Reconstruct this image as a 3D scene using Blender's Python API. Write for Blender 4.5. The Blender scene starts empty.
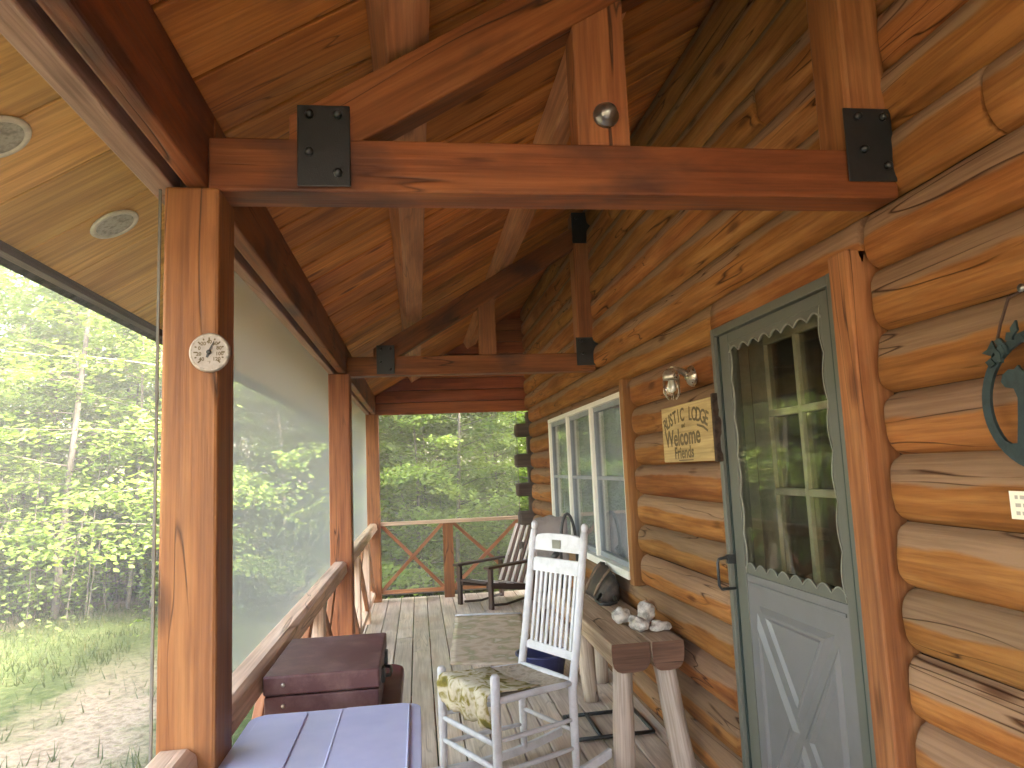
import bpy, bmesh, math, random
from mathutils import Vector, Matrix, noise
random.seed(11)
R = math.radians
SC = bpy.context.scene
COL = SC.collection
PI = math.pi
ORIGIN = {}

# ------------------------------------------------------------------ scene / camera
cam_d = bpy.data.cameras.new('camera')
cam_d.sensor_width = 36.0
cam_d.lens = 709.0 / 1024.0 * 36.0
cam_d.clip_start = 0.05
cam_d.clip_end = 600
cam = bpy.data.objects.new('camera', cam_d)
COL.objects.link(cam)
rm = Matrix(((0.99059, 0.02545, -0.13449), (-0.13045, -0.12212, -0.98391), (-0.04146, 0.99219, -0.11765)))
cam.matrix_world = Matrix.Translation((0, 0, 1.45)) @ rm.to_4x4()
SC.camera = cam
SC.view_settings.view_transform = 'Standard'
SC.view_settings.look = 'None'
SC.view_settings.exposure = 4.62
SC.view_settings.gamma = 1.0
SC.cycles.use_denoising = True
SC.cycles.max_bounces = 8
SC.cycles.diffuse_bounces = 6
SC.cycles.transparent_max_bounces = 12
SC.cycles.sample_clamp_indirect = 8.0
try:
    SC.cycles.denoiser = 'OPENIMAGEDENOISE'
except Exception:
    pass

SUN_EL, SUN_ROT = R(36), R(113)
w = bpy.data.worlds.new('World')
SC.world = w
w.use_nodes = True
nt = w.node_tree
sky = nt.nodes.new('ShaderNodeTexSky')
sky.sky_type = 'NISHITA'
sky.sun_disc = False
sky.sun_elevation = SUN_EL
sky.sun_rotation = SUN_ROT
sky.air_density = 1.0
sky.dust_density = 3.0
sky.ozone_density = 1.0
bg = nt.nodes['Background']
hz = nt.nodes.new('ShaderNodeMix')          # warm tint over the sky to balance its colour cast
hz.data_type = 'RGBA'
hz.blend_type = 'MULTIPLY'
hz.inputs[0].default_value = 1.0
hz.inputs[7].default_value = (1.17, 0.975, 0.86, 1)
nt.links.new(sky.outputs['Color'], hz.inputs[6])
nt.links.new(hz.outputs[2], bg.inputs['Color'])
bg.inputs['Strength'].default_value = 0.15
sun_d = bpy.data.lights.new('sun', 'SUN')
sun_d.energy = 3.2
sun_d.angle = R(12)
sun_d.color = (1.0, 0.92, 0.80)
sun = bpy.data.objects.new('sun', sun_d)
COL.objects.link(sun)
# direction to the sun: rotation measured from +Y clockwise (towards +X)
sdir = Vector((math.sin(SUN_ROT) * math.cos(SUN_EL), math.cos(SUN_ROT) * math.cos(SUN_EL), math.sin(SUN_EL)))
sun.rotation_euler = sdir.to_track_quat('Z', 'Y').to_euler()


# ------------------------------------------------------------------ materials
def new_mat(name):
    m = bpy.data.materials.new(name)
    m.use_nodes = True
    n = m.node_tree
    for x in list(n.nodes):
        n.nodes.remove(x)
    out = n.nodes.new('ShaderNodeOutputMaterial')
    return m, n, out


def N(n, t, **kw):
    nd = n.nodes.new(t)
    for k, v in kw.items():
        setattr(nd, k, v)
    return nd


def ramp(n, stops):
    r = n.nodes.new('ShaderNodeValToRGB')
    e = r.color_ramp.elements
    while len(e) < len(stops):
        e.new(0.5)
    for i, (p, c) in enumerate(stops):
        e[i].position = p
        e[i].color = (c[0], c[1], c[2], 1) if len(c) == 3 else c
    return r


def mixc(n, fac, a, b, blend='MIX'):
    m = n.nodes.new('ShaderNodeMix')
    m.data_type = 'RGBA'
    m.blend_type = blend
    for sock, v in ((m.inputs[0], fac), (m.inputs[6], a), (m.inputs[7], b)):
        if isinstance(v, (int, float)):
            sock.default_value = v
        elif isinstance(v, tuple):
            sock.default_value = (v[0], v[1], v[2], 1)
        else:
            n.links.new(v, sock)
    return m.outputs[2]


def math_n(n, op, a, b=None):
    m = n.nodes.new('ShaderNodeMath')
    m.operation = op
    for i, v in enumerate((a, b)):
        if v is None:
            continue
        if isinstance(v, (int, float)):
            m.inputs[i].default_value = v
        else:
            n.links.new(v, m.inputs[i])
    return m.outputs[0]


def wood(name, dark, mid, light, rough=0.5, knots=0.6, var=0.35, stain=None, stain_amt=0.0, weather=None, cracks=0.0, along=1.0,
         bump=0.25, spec=0.35):
    m, n, out = new_mat(name)
    L = n.links.new
    at = N(n, 'ShaderNodeAttribute', attribute_name='gc')
    rn = N(n, 'ShaderNodeAttribute', attribute_name='rnd')
    mp = N(n, 'ShaderNodeMapping')
    mp.inputs['Scale'].default_value = (1.1 * along, 13, 13)
    L(at.outputs['Vector'], mp.inputs['Vector'])
    ns = N(n, 'ShaderNodeTexNoise')
    ns.inputs['Scale'].default_value = 1.0
    ns.inputs['Detail'].default_value = 7
    ns.inputs['Roughness'].default_value = 0.62
    ns.inputs['Distortion'].default_value = 0.9
    L(mp.outputs[0], ns.inputs['Vector'])
    rp = ramp(n, [(0.28, dark), (0.5, mid), (0.72, light)])
    L(ns.outputs['Fac'], rp.inputs['Fac'])
    col = rp.outputs['Color']
    # fine grain
    mp2 = N(n, 'ShaderNodeMapping')
    mp2.inputs['Scale'].default_value = (3.0 * along, 95, 95)
    L(at.outputs['Vector'], mp2.inputs['Vector'])
    fn = N(n, 'ShaderNodeTexNoise')
    fn.inputs['Scale'].default_value = 1.0
    fn.inputs['Detail'].default_value = 3
    L(mp2.outputs[0], fn.inputs['Vector'])
    fr = ramp(n, [(0.35, (0.66, 0.62, 0.6)), (0.6, (1, 1, 1))])
    L(fn.outputs['Fac'], fr.inputs['Fac'])
    col = mixc(n, 0.75, col, fr.outputs['Color'], 'MULTIPLY')
    # broad uneven stain
    mp4 = N(n, 'ShaderNodeMapping')
    mp4.inputs['Scale'].default_value = (1.6, 3.2, 3.2)
    L(at.outputs['Vector'], mp4.inputs['Vector'])
    bn = N(n, 'ShaderNodeTexNoise')
    bn.inputs['Scale'].default_value = 1.0
    bn.inputs['Detail'].default_value = 5
    L(mp4.outputs[0], bn.inputs['Vector'])
    br = ramp(n, [(0.3, (0.66, 0.62, 0.6)), (0.52, (1, 1, 1)), (0.75, (1.18, 1.12, 1.05))])
    L(bn.outputs['Fac'], br.inputs['Fac'])
    col = mixc(n, 0.8, col, br.outputs['Color'], 'MULTIPLY')
    if stain:
        sr = ramp(n, [(0.52, (0, 0, 0)), (0.68, (1, 1, 1))])
        mp5 = N(n, 'ShaderNodeMapping')
        mp5.inputs['Scale'].default_value = (2.6, 5.5, 5.5)
        mp5.inputs['Location'].default_value = (3.3, 1.7, 9.1)
        L(at.outputs['Vector'], mp5.inputs['Vector'])
        sn = N(n, 'ShaderNodeTexNoise')
        sn.inputs['Scale'].default_value = 1.0
        sn.inputs['Detail'].default_value = 4
        L(mp5.outputs[0], sn.inputs['Vector'])
        L(sn.outputs['Fac'], sr.inputs['Fac'])
        f = math_n(n, 'MULTIPLY', sr.outputs['Color'], stain_amt)
        col = mixc(n, f, col, stain)
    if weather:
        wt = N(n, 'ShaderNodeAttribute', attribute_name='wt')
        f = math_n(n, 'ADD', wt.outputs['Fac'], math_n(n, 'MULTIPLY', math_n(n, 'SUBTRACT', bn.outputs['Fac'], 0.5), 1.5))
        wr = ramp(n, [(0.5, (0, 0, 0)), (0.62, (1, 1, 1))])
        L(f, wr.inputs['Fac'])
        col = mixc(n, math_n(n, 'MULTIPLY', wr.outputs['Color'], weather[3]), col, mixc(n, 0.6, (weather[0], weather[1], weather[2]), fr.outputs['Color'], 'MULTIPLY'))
    # knots
    vo = N(n, 'ShaderNodeTexVoronoi')
    mp3 = N(n, 'ShaderNodeMapping')
    mp3.inputs['Scale'].default_value = (2.1, 6.0, 6.0)
    dist = N(n, 'ShaderNodeVectorMath', operation='ADD')
    wob = N(n, 'ShaderNodeVectorMath', operation='SCALE')
    wob.inputs['Scale'].default_value = 0.05
    L(fn.outputs['Color'], wob.inputs[0])
    L(at.outputs['Vector'], dist.inputs[0])
    L(wob.outputs[0], dist.inputs[1])
    L(dist.outputs[0], mp3.inputs['Vector'])
    vo.inputs['Scale'].default_value = 1.0
    L(mp3.outputs[0], vo.inputs['Vector'])
    kr = ramp(n, [(0.0, (1, 1, 1)), (0.07, (0.85, 0.85, 0.85)), (0.16, (0, 0, 0))])
    L(vo.outputs['Distance'], kr.inputs['Fac'])
    col = mixc(n, math_n(n, 'MULTIPLY', kr.outputs['Color'], knots), col, (dark[0] * 0.35, dark[1] * 0.3, dark[2] * 0.3))
    # checks along the grain
    hgt = fn.outputs['Fac']
    if cracks > 0:
        mp6 = N(n, 'ShaderNodeMapping')
        mp6.inputs['Scale'].default_value = (0.7, 9, 9)
        mp6.inputs['Location'].default_value = (7.7, 2.2, 4.1)
        L(at.outputs['Vector'], mp6.inputs['Vector'])
        cn = N(n, 'ShaderNodeTexNoise')
        cn.inputs['Scale'].default_value = 1.0
        cn.inputs['Detail'].default_value = 2
        cn.inputs['Distortion'].default_value = 0.4
        L(mp6.outputs[0], cn.inputs['Vector'])
        d = math_n(n, 'ABSOLUTE', math_n(n, 'SUBTRACT', cn.outputs['Fac'], 0.5))
        cr = ramp(n, [(0.0, (1, 1, 1)), (0.009, (0, 0, 0))])
        L(d, cr.inputs['Fac'])
        gate = ramp(n, [(0.47, (0, 0, 0)), (0.56, (1, 1, 1))])
        L(bn.outputs['Fac'], gate.inputs['Fac'])
        f = math_n(n, 'MULTIPLY', math_n(n, 'MULTIPLY', cr.outputs['Color'], gate.outputs['Color']), cracks)
        col = mixc(n, f, col, (dark[0] * 0.2, dark[1] * 0.18, dark[2] * 0.18))
        hgt = math_n(n, 'SUBTRACT', hgt, f)
    hs = N(n, 'ShaderNodeHueSaturation')
    vv = math_n(n, 'ADD', math_n(n, 'MULTIPLY', rn.outputs['Fac'], var), 1.0 - var * 0.5)
    L(vv, hs.inputs['Value'])
    L(math_n(n, 'ADD', math_n(n, 'MULTIPLY', math_n(n, 'FRACT', math_n(n, 'MULTIPLY', rn.outputs['Fac'], 7.3)), 0.012), 0.494), hs.inputs['Hue'])
    L(col, hs.inputs['Color'])
    b = N(n, 'ShaderNodeBsdfPrincipled')
    L(hs.outputs['Color'], b.inputs['Base Color'])
    b.inputs['Specular IOR Level'].default_value = spec
    rr = math_n(n, 'ADD', math_n(n, 'MULTIPLY', fn.outputs['Fac'], 0.25), rough - 0.12)
    L(rr, b.inputs['Roughness'])
    bp = N(n, 'ShaderNodeBump')
    bp.inputs['Strength'].default_value = bump
    bp.inputs['Distance'].default_value = 0.006
    L(hgt, bp.inputs['Height'])
    L(bp.outputs[0], b.inputs['Normal'])
    L(b.outputs[0], out.inputs['Surface'])
    return m


def paint(name, c, rough=0.5, metal=0.0, mott=0.12, scale=9, spec=0.4, bump=0.05, c2=None, trans=0.0, lo=0.45, hi=0.65):
    m, n, out = new_mat(name)
    L = n.links.new
    tc = N(n, 'ShaderNodeTexCoord')
    ns = N(n, 'ShaderNodeTexNoise')
    ns.inputs['Scale'].default_value = scale
    ns.inputs['Detail'].default_value = 6
    ns.inputs['Roughness'].default_value = 0.65
    L(tc.outputs['Object'], ns.inputs['Vector'])
    if c2 is None:
        c2 = tuple(x * (1 - 2.2 * mott) for x in c)
    rp = ramp(n, [(lo, c), (hi, c2)])
    L(ns.outputs['Fac'], rp.inputs['Fac'])
    b = N(n, 'ShaderNodeBsdfPrincipled')
    L(rp.outputs['Color'], b.inputs['Base Color'])
    b.inputs['Metallic'].default_value = metal
    b.inputs['Specular IOR Level'].default_value = spec
    L(math_n(n, 'ADD', math_n(n, 'MULTIPLY', ns.outputs['Fac'], 0.3), rough - 0.15), b.inputs['Roughness'])
    n2 = N(n, 'ShaderNodeTexNoise')
    n2.inputs['Scale'].default_value = scale * 12
    n2.inputs['Detail'].default_value = 3
    L(tc.outputs['Object'], n2.inputs['Vector'])
    bp = N(n, 'ShaderNodeBump')
    bp.inputs['Strength'].default_value = bump
    bp.inputs['Distance'].default_value = 0.004
    L(n2.outputs['Fac'], bp.inputs['Height'])
    L(bp.outputs[0], b.inputs['Normal'])
    sh = b.outputs[0]
    if trans > 0:
        t = N(n, 'ShaderNodeBsdfTranslucent')
        L(rp.outputs['Color'], t.inputs['Color'])
        mx = N(n, 'ShaderNodeMixShader')
        mx.inputs[0].default_value = trans
        L(b.outputs[0], mx.inputs[1])
        L(t.outputs[0], mx.inputs[2])
        sh = mx.outputs[0]
    L(sh, out.inputs['Surface'])
    return m


def leaf_mat(name, a, b_, c, trans=0.45):
    m, n, out = new_mat(name)
    L = n.links.new
    rn = N(n, 'ShaderNodeAttribute', attribute_name='rnd')
    rp = ramp(n, [(0.0, a), (0.5, b_), (1.0, c)])
    L(rn.outputs['Fac'], rp.inputs['Fac'])
    d = N(n, 'ShaderNodeBsdfPrincipled')
    d.inputs['Roughness'].default_value = 0.55
    d.inputs['Specular IOR Level'].default_value = 0.3
    L(rp.outputs['Color'], d.inputs['Base Color'])
    t = N(n, 'ShaderNodeBsdfTranslucent')
    L(mixc(n, 1.0, rp.outputs['Color'], (1.15, 1.2, 0.6), 'MULTIPLY'), t.inputs['Color'])
    mx = N(n, 'ShaderNodeMixShader')
    mx.inputs[0].default_value = trans
    L(d.outputs[0], mx.inputs[1])
    L(t.outputs[0], mx.inputs[2])
    L(mx.outputs[0], out.inputs['Surface'])
    return m


def screen_mat(name, k, c):
    # woven insect mesh: the weave covers more of the view the more obliquely it is crossed
    m, n, out = new_mat(name)
    L = n.links.new
    lw = N(n, 'ShaderNodeLayerWeight')
    lw.inputs['Blend'].default_value = 0.5
    cos = math_n(n, 'MAXIMUM', math_n(n, 'SUBTRACT', 1.0, lw.outputs['Facing']), 0.06)
    cov = math_n(n, 'SUBTRACT', 1.0, math_n(n, 'EXPONENT', math_n(n, 'DIVIDE', -k, cos)))
    d = N(n, 'ShaderNodeBsdfDiffuse')
    d.inputs['Color'].default_value = (*c, 1)
    tl = N(n, 'ShaderNodeBsdfTranslucent')
    tl.inputs['Color'].default_value = (*c, 1)
    m1 = N(n, 'ShaderNodeMixShader')
    m1.inputs[0].default_value = 0.5
    L(d.outputs[0], m1.inputs[1])
    L(tl.outputs[0], m1.inputs[2])
    tr = N(n, 'ShaderNodeBsdfTransparent')
    mx = N(n, 'ShaderNodeMixShader')
    L(cov, mx.inputs[0])
    L(tr.outputs[0], mx.inputs[1])
    L(m1.outputs[0], mx.inputs[2])
    L(mx.outputs[0], out.inputs['Surface'])
    return m


def glass_mat(name, tint=(0.9, 0.93, 0.93), ior=1.5, rough=0.02, extra=0.0):
    m, n, out = new_mat(name)
    L = n.links.new
    tr = N(n, 'ShaderNodeBsdfTransparent')
    tr.inputs['Color'].default_value = (*tint, 1)
    gl = N(n, 'ShaderNodeBsdfGlossy')
    gl.inputs['Roughness'].default_value = rough
    lw = N(n, 'ShaderNodeLayerWeight')
    lw.inputs['Blend'].default_value = 0.5
    f0 = ((ior - 1) / (ior + 1)) ** 2
    f = math_n(n, 'ADD', math_n(n, 'MULTIPLY', math_n(n, 'POWER', lw.outputs['Facing'], 5.0), 0.9), f0 + extra)
    mx = N(n, 'ShaderNodeMixShader')
    L(f, mx.inputs[0])
    L(tr.outputs[0], mx.inputs[1])
    L(gl.outputs[0], mx.inputs[2])
    L(mx.outputs[0], out.inputs['Surface'])
    return m


def ground_mat():
    m, n, out = new_mat('lawn_and_track')
    L = n.links.new
    tc = N(n, 'ShaderNodeTexCoord')
    sp = N(n, 'ShaderNodeSeparateXYZ')
    L(tc.outputs['Object'], sp.inputs[0])
    n1 = N(n, 'ShaderNodeTexNoise')
    n1.inputs['Scale'].default_value = 0.9
    n1.inputs['Detail'].default_value = 8
    n1.inputs['Roughness'].default_value = 0.7
    L(tc.outputs['Object'], n1.inputs['Vector'])
    n2 = N(n, 'ShaderNodeTexNoise')
    n2.inputs['Scale'].default_value = 14
    n2.inputs['Detail'].default_value = 8
    L(tc.outputs['Object'], n2.inputs['Vector'])
    grass = ramp(n, [(0.3, (0.035, 0.052, 0.017)), (0.55, (0.06, 0.08, 0.026)), (0.7, (0.11, 0.11, 0.052))])
    L(n2.outputs['Fac'], grass.inputs['Fac'])
    dirt = ramp(n, [(0.32, (0.115, 0.09, 0.055)), (0.55, (0.235, 0.195, 0.14)), (0.72, (0.115, 0.118, 0.05))])
    L(n2.outputs['Fac'], dirt.inputs['Fac'])
    litter = ramp(n, [(0.3, (0.13, 0.10, 0.075)), (0.55, (0.25, 0.20, 0.15)), (0.7, (0.12, 0.13, 0.055))])
    L(n2.outputs['Fac'], litter.inputs['Fac'])
    # track of pale dry soil running along the house
    wob = math_n(n, 'MULTIPLY', math_n(n, 'SUBTRACT', n1.outputs['Fac'], 0.5), 2.6)
    dx = math_n(n, 'ABSOLUTE', math_n(n, 'ADD', math_n(n, 'ADD', sp.outputs[0], 2.9), wob))
    tr = ramp(n, [(0.30, (1, 1, 1)), (0.85, (0, 0, 0))])
    L(dx, tr.inputs['Fac'])
    endf = ramp(n, [(0.29, (1, 1, 1)), (0.40, (0, 0, 0))])
    L(math_n(n, 'MULTIPLY', math_n(n, 'ADD', sp.outputs[1], wob), 0.04), endf.inputs['Fac'])
    f = math_n(n, 'MULTIPLY', tr.outputs['Color'], endf.outputs['Color'])
    col = mixc(n, f, grass.outputs['Color'], dirt.outputs['Color'])
    # woodland floor
    far = math_n(n, 'MAXIMUM', math_n(n, 'MULTIPLY', math_n(n, 'ADD', sp.outputs[1], wob), 0.05),
                 math_n(n, 'MULTIPLY', math_n(n, 'ADD', math_n(n, 'MULTIPLY', sp.outputs[0], -1.0), wob), 0.105))
    ff = ramp(n, [(0.58, (0, 0, 0)), (0.66, (1, 1, 1))])
    L(far, ff.inputs['Fac'])
    col = mixc(n, ff.outputs['Color'], col, litter.outputs['Color'])
    b = N(n, 'ShaderNodeBsdfPrincipled')
    b.inputs['Roughness'].default_value = 0.95
    b.inputs['Specular IOR Level'].default_value = 0.1
    L(col, b.inputs['Base Color'])
    bp = N(n, 'ShaderNodeBump')
    bp.inputs['Strength'].default_value = 0.8
    bp.inputs['Distance'].default_value = 0.05
    L(n2.outputs['Fac'], bp.inputs['Height'])
    L(bp.outputs[0], b.inputs['Normal'])
    L(b.outputs[0], out.inputs['Surface'])
    return m


def pattern_mat(name, cols, scale, rough=0.9, dist=0.25):
    m, n, out = new_mat(name)
    L = n.links.new
    tc = N(n, 'ShaderNodeTexCoord')
    ns = N(n, 'ShaderNodeTexNoise')
    ns.inputs['Scale'].default_value = scale
    ns.inputs['Detail'].default_value = 5
    ns.inputs['Distortion'].default_value = dist
    L(tc.outputs['Object'], ns.inputs['Vector'])
    k = len(cols)
    rp = ramp(n, [(0.34 + 0.32 * i / (k - 1), c) for i, c in enumerate(cols)])
    L(ns.outputs['Fac'], rp.inputs['Fac'])
    b = N(n, 'ShaderNodeBsdfPrincipled')
    b.inputs['Roughness'].default_value = rough
    b.inputs['Specular IOR Level'].default_value = 0.15
    L(rp.outputs['Color'], b.inputs['Base Color'])
    n2 = N(n, 'ShaderNodeTexNoise')
    n2.inputs['Scale'].default_value = 180
    L(tc.outputs['Object'], n2.inputs['Vector'])
    bp = N(n, 'ShaderNodeBump')
    bp.inputs['Strength'].default_value = 0.4
    bp.inputs['Distance'].default_value = 0.004
    L(n2.outputs['Fac'], bp.inputs['Height'])
    L(bp.outputs[0], b.inputs['Normal'])
    L(b.outputs[0], out.inputs['Surface'])
    return m


M = {}
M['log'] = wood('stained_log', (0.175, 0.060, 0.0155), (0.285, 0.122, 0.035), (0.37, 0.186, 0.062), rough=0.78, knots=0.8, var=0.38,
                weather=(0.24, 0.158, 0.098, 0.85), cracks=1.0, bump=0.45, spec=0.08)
M['chink'] = paint('dark_gap', (0.05, 0.022, 0.01), 0.9)
M['casing'] = wood('stained_casing', (0.19, 0.072, 0.024), (0.285, 0.126, 0.044), (0.36, 0.178, 0.068), rough=0.65, knots=0.7, var=0.10, cracks=0.9, spec=0.2)
M['post'] = wood('stained_post', (0.19, 0.066, 0.021), (0.30, 0.116, 0.037), (0.39, 0.175, 0.062), rough=0.55, knots=0.85, var=0.16, cracks=0.95)
M['truss'] = wood('red_brown_timber', (0.14, 0.043, 0.013), (0.255, 0.084, 0.026), (0.355, 0.135, 0.045), rough=0.5, knots=0.95, var=0.22,
                  stain=(0.04, 0.02, 0.018), stain_amt=0.8, cracks=1.0, spec=0.25)
M['ceiling'] = wood('ceiling_pine', (0.36, 0.115, 0.025), (0.60, 0.228, 0.05), (0.73, 0.33, 0.085), rough=0.58, knots=1.0, var=0.5,
                    stain=(0.14, 0.048, 0.026), stain_amt=0.6, cracks=0.7, spec=0.2)
M['purlin'] = wood('purlin_timber', (0.38, 0.165, 0.065), (0.58, 0.29, 0.125), (0.68, 0.38, 0.18), rough=0.5, knots=0.75, var=0.2, cracks=0.6)
M['soffit'] = wood('pale_soffit_pine', (0.52, 0.29, 0.07), (0.72, 0.43, 0.12), (0.79, 0.51, 0.165), rough=0.55, knots=0.35, var=0.12, bump=0.12)
M['gable'] = wood('dark_red_boards', (0.19, 0.05, 0.016), (0.31, 0.088, 0.027), (0.4, 0.13, 0.042), rough=0.5, knots=0.6, var=0.4)
M['rail'] = wood('worn_rail', (0.50, 0.33, 0.22), (0.68, 0.49, 0.35), (0.78, 0.61, 0.47), rough=0.65, knots=0.4, var=0.2, cracks=0.6)
M['outer'] = wood('weathered_header', (0.25, 0.14, 0.09), (0.38, 0.235, 0.165), (0.48, 0.32, 0.24), rough=0.6, knots=0.5, var=0.2, cracks=0.5)
M['brace'] = wood('brace_wood', (0.25, 0.09, 0.035), (0.4, 0.17, 0.07), (0.52, 0.26, 0.13), rough=0.6, knots=0.4, var=0.3)
M['deck'] = wood('weathered_decking', (0.50, 0.42, 0.345), (0.69, 0.60, 0.515), (0.80, 0.73, 0.65), rough=0.4, knots=0.35, var=0.24,
                 stain=(0.5, 0.34, 0.24), stain_amt=0.5, cracks=0.6, spec=0.55)
M['slab'] = wood('bench_slab', (0.28, 0.185, 0.12), (0.46, 0.335, 0.235), (0.59, 0.455, 0.335), rough=0.75, knots=0.6, var=0.2, cracks=1.0, bump=0.5)
M['slabend'] = wood('bench_end_grain', (0.09, 0.045, 0.027), (0.17, 0.09, 0.055), (0.27, 0.155, 0.10), rough=0.8, knots=0.7, var=0.3, cracks=1.0, bump=0.5)
M['driftleg'] = wood('grey_log_leg', (0.33, 0.26, 0.21), (0.52, 0.44, 0.37), (0.66, 0.58, 0.51), rough=0.7, knots=0.5, var=0.2, cracks=0.9)
M['darkchair'] = wood('dark_chair_wood', (0.035, 0.02, 0.014), (0.07, 0.04, 0.028), (0.11, 0.065, 0.045), rough=0.5, knots=0.2, var=0.2)
M['logend'] = wood('grey_log_end', (0.045, 0.035, 0.03), (0.09, 0.07, 0.058), (0.15, 0.12, 0.10), rough=0.8, knots=0.5, var=0.3, cracks=0.6)
M['sign'] = wood('pale_sign_board', (0.34, 0.25, 0.09), (0.46, 0.35, 0.145), (0.54, 0.43, 0.2), rough=0.6, knots=0.4, var=0.1, cracks=0.4)
M['bark'] = paint('bark', (0.05, 0.03, 0.018), 0.9, mott=0.3, scale=30, bump=0.6)
M['ink'] = paint('sign_paint', (0.12, 0.085, 0.035), 0.7)
M['black'] = paint('black_steel', (0.012, 0.015, 0.017), 0.38, metal=0.0, spec=0.6, bump=0.12, scale=25)
M['bolt'] = paint('steel_bolt', (0.30, 0.30, 0.29), 0.32, metal=0.9, bump=0.05)
M['blackbolt'] = paint('black_bolt', (0.03, 0.034, 0.036), 0.3, metal=0.4, spec=0.7)
M['green'] = paint('green_door_paint', (0.098, 0.103, 0.084), 0.42, mott=0.06, scale=3, c2=(0.108, 0.112, 0.094))
M['greenlow'] = paint('door_panel_paint', (0.143, 0.142, 0.143), 0.4, mott=0.06, scale=3, c2=(0.128, 0.128, 0.126))
M['greendark'] = paint('door_edge_paint', (0.02, 0.036, 0.032), 0.4)
M['trimwhite'] = paint('scallop_white', (0.23, 0.235, 0.195), 0.5)
M['muntin'] = paint('inner_door_paint', (0.31, 0.28, 0.20), 0.5)
M['vinyl'] = paint('white_vinyl', (0.78, 0.78, 0.72), 0.4, mott=0.03)
M['sash'] = paint('grey_sash', (0.24, 0.27, 0.30), 0.45, mott=0.05)
M['curtain'] = paint('curtain_cloth', (0.25, 0.29, 0.34), 0.9, mott=0.05, trans=0.35)
M['room'] = paint('dim_room', (0.07, 0.06, 0.05), 0.9)
M['glass'] = glass_mat('window_glass', tint=(0.95, 0.97, 0.98), extra=0.05)
M['dglass'] = glass_mat('door_glass', tint=(0.88, 0.9, 0.86), extra=0.0, ior=1.35)
M['iglass'] = glass_mat('inner_door_glass', tint=(0.6, 0.62, 0.58), extra=0.05)
M['jar'] = glass_mat('jar_glass', tint=(0.93, 0.94, 0.9), extra=0.06, rough=0.1)
M['bulb'] = paint('frosted_bulb', (0.8, 0.78, 0.7), 0.4)
M['lampmetal'] = paint('lamp_metal', (0.55, 0.50, 0.42), 0.3, metal=0.85, mott=0.15, scale=30)
M['white'] = paint('white_chair_paint', (0.60, 0.615, 0.66), 0.45, mott=0.08, scale=14, c2=(0.50, 0.515, 0.55))
M['cream'] = paint('cream_card', (0.80, 0.76, 0.62), 0.7, mott=0.03)
M['cardink'] = paint('card_print', (0.42, 0.40, 0.34), 0.8)
M['ventface'] = paint('vent_plastic', (0.62, 0.59, 0.48), 0.6, mott=0.1, scale=40)
M['ventmesh'] = paint('vent_mesh', (0.42, 0.41, 0.35), 0.8, mott=0.2, scale=70)
M['dial'] = paint('dial_face', (0.36, 0.325, 0.29), 0.5, mott=0.08, scale=50)
M['pewter'] = paint('pewter_rim', (0.40, 0.36, 0.31), 0.5, metal=0.3, mott=0.2, scale=60, bump=0.2)
M['maroon'] = paint('maroon_case', (0.10, 0.040, 0.043), 0.5, mott=0.16, scale=11, c2=(0.20, 0.115, 0.105), spec=0.4, bump=0.12, lo=0.45, hi=0.72)
M['bin'] = paint('maroon_plastic', (0.16, 0.035, 0.055), 0.4, mott=0.06, spec=0.5)
M['lid'] = paint('periwinkle_plastic', (0.66, 0.69, 0.94), 0.38, mott=0.05, scale=9, c2=(0.58, 0.62, 0.88), trans=0.25, spec=0.5, lo=0.42, hi=0.72)
M['tote'] = paint('clear_blue_plastic', (0.55, 0.62, 0.80), 0.35, mott=0.04, trans=0.5)
M['blue'] = paint('navy_plastic', (0.03, 0.035, 0.13), 0.4)
M['rock'] = paint('pale_stone', (0.62, 0.59, 0.54), 0.85, mott=0.25, scale=30, bump=0.5)
M['bag'] = paint('dark_leather', (0.035, 0.028, 0.024), 0.55, mott=0.3, scale=12, c2=(0.10, 0.075, 0.055), bump=0.3)
M['strap'] = paint('tan_strap', (0.22, 0.15, 0.10), 0.6, mott=0.2, scale=30)
M['greycloth'] = paint('grey_cover', (0.34, 0.30, 0.29), 0.9, mott=0.1, bump=0.3)
M['camo'] = pattern_mat('leaf_print_cloth', [(0.14, 0.125, 0.03), (0.27, 0.23, 0.05), (0.55, 0.50, 0.36), (0.64, 0.60, 0.48), (0.30, 0.26, 0.09)], 14, dist=0.8)
M['rug'] = pattern_mat('mottled_rug', [(0.44, 0.35, 0.26), (0.56, 0.47, 0.37), (0.48, 0.38, 0.29), (0.33, 0.31, 0.19), (0.58, 0.51, 0.43)], 5.5)
M['seatweave'] = pattern_mat('woven_seat', [(0.30, 0.25, 0.19), (0.42, 0.36, 0.29), (0.24, 0.2, 0.16)], 26)
M['stripe_white'] = paint('pale_slat', (0.62, 0.57, 0.54), 0.7, mott=0.06)
M['stripe_brown'] = paint('brown_slat', (0.13, 0.075, 0.06), 0.7)
M['bearsteel'] = paint('dark_green_iron', (0.016, 0.032, 0.034), 0.55, mott=0.2, scale=40, bump=0.2)
M['wire'] = paint('rusty_wire', (0.045, 0.022, 0.012), 0.7)
M['shingle'] = paint('shingle', (0.07, 0.065, 0.06), 0.95, mott=0.3, scale=18)
M['trunk'] = paint('tree_bark', (0.14, 0.125, 0.10), 0.95, mott=0.22, scale=9, bump=0.8)
M['leaf1'] = leaf_mat('leaf_bright', (0.11, 0.185, 0.03), (0.175, 0.26, 0.05), (0.25, 0.33, 0.085))
M['leaf2'] = leaf_mat('leaf_mid', (0.095, 0.155, 0.03), (0.15, 0.225, 0.048), (0.21, 0.28, 0.075))
M['brush'] = leaf_mat('undergrowth_leaf', (0.09, 0.12, 0.045), (0.14, 0.19, 0.06), (0.18, 0.26, 0.055))
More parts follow.
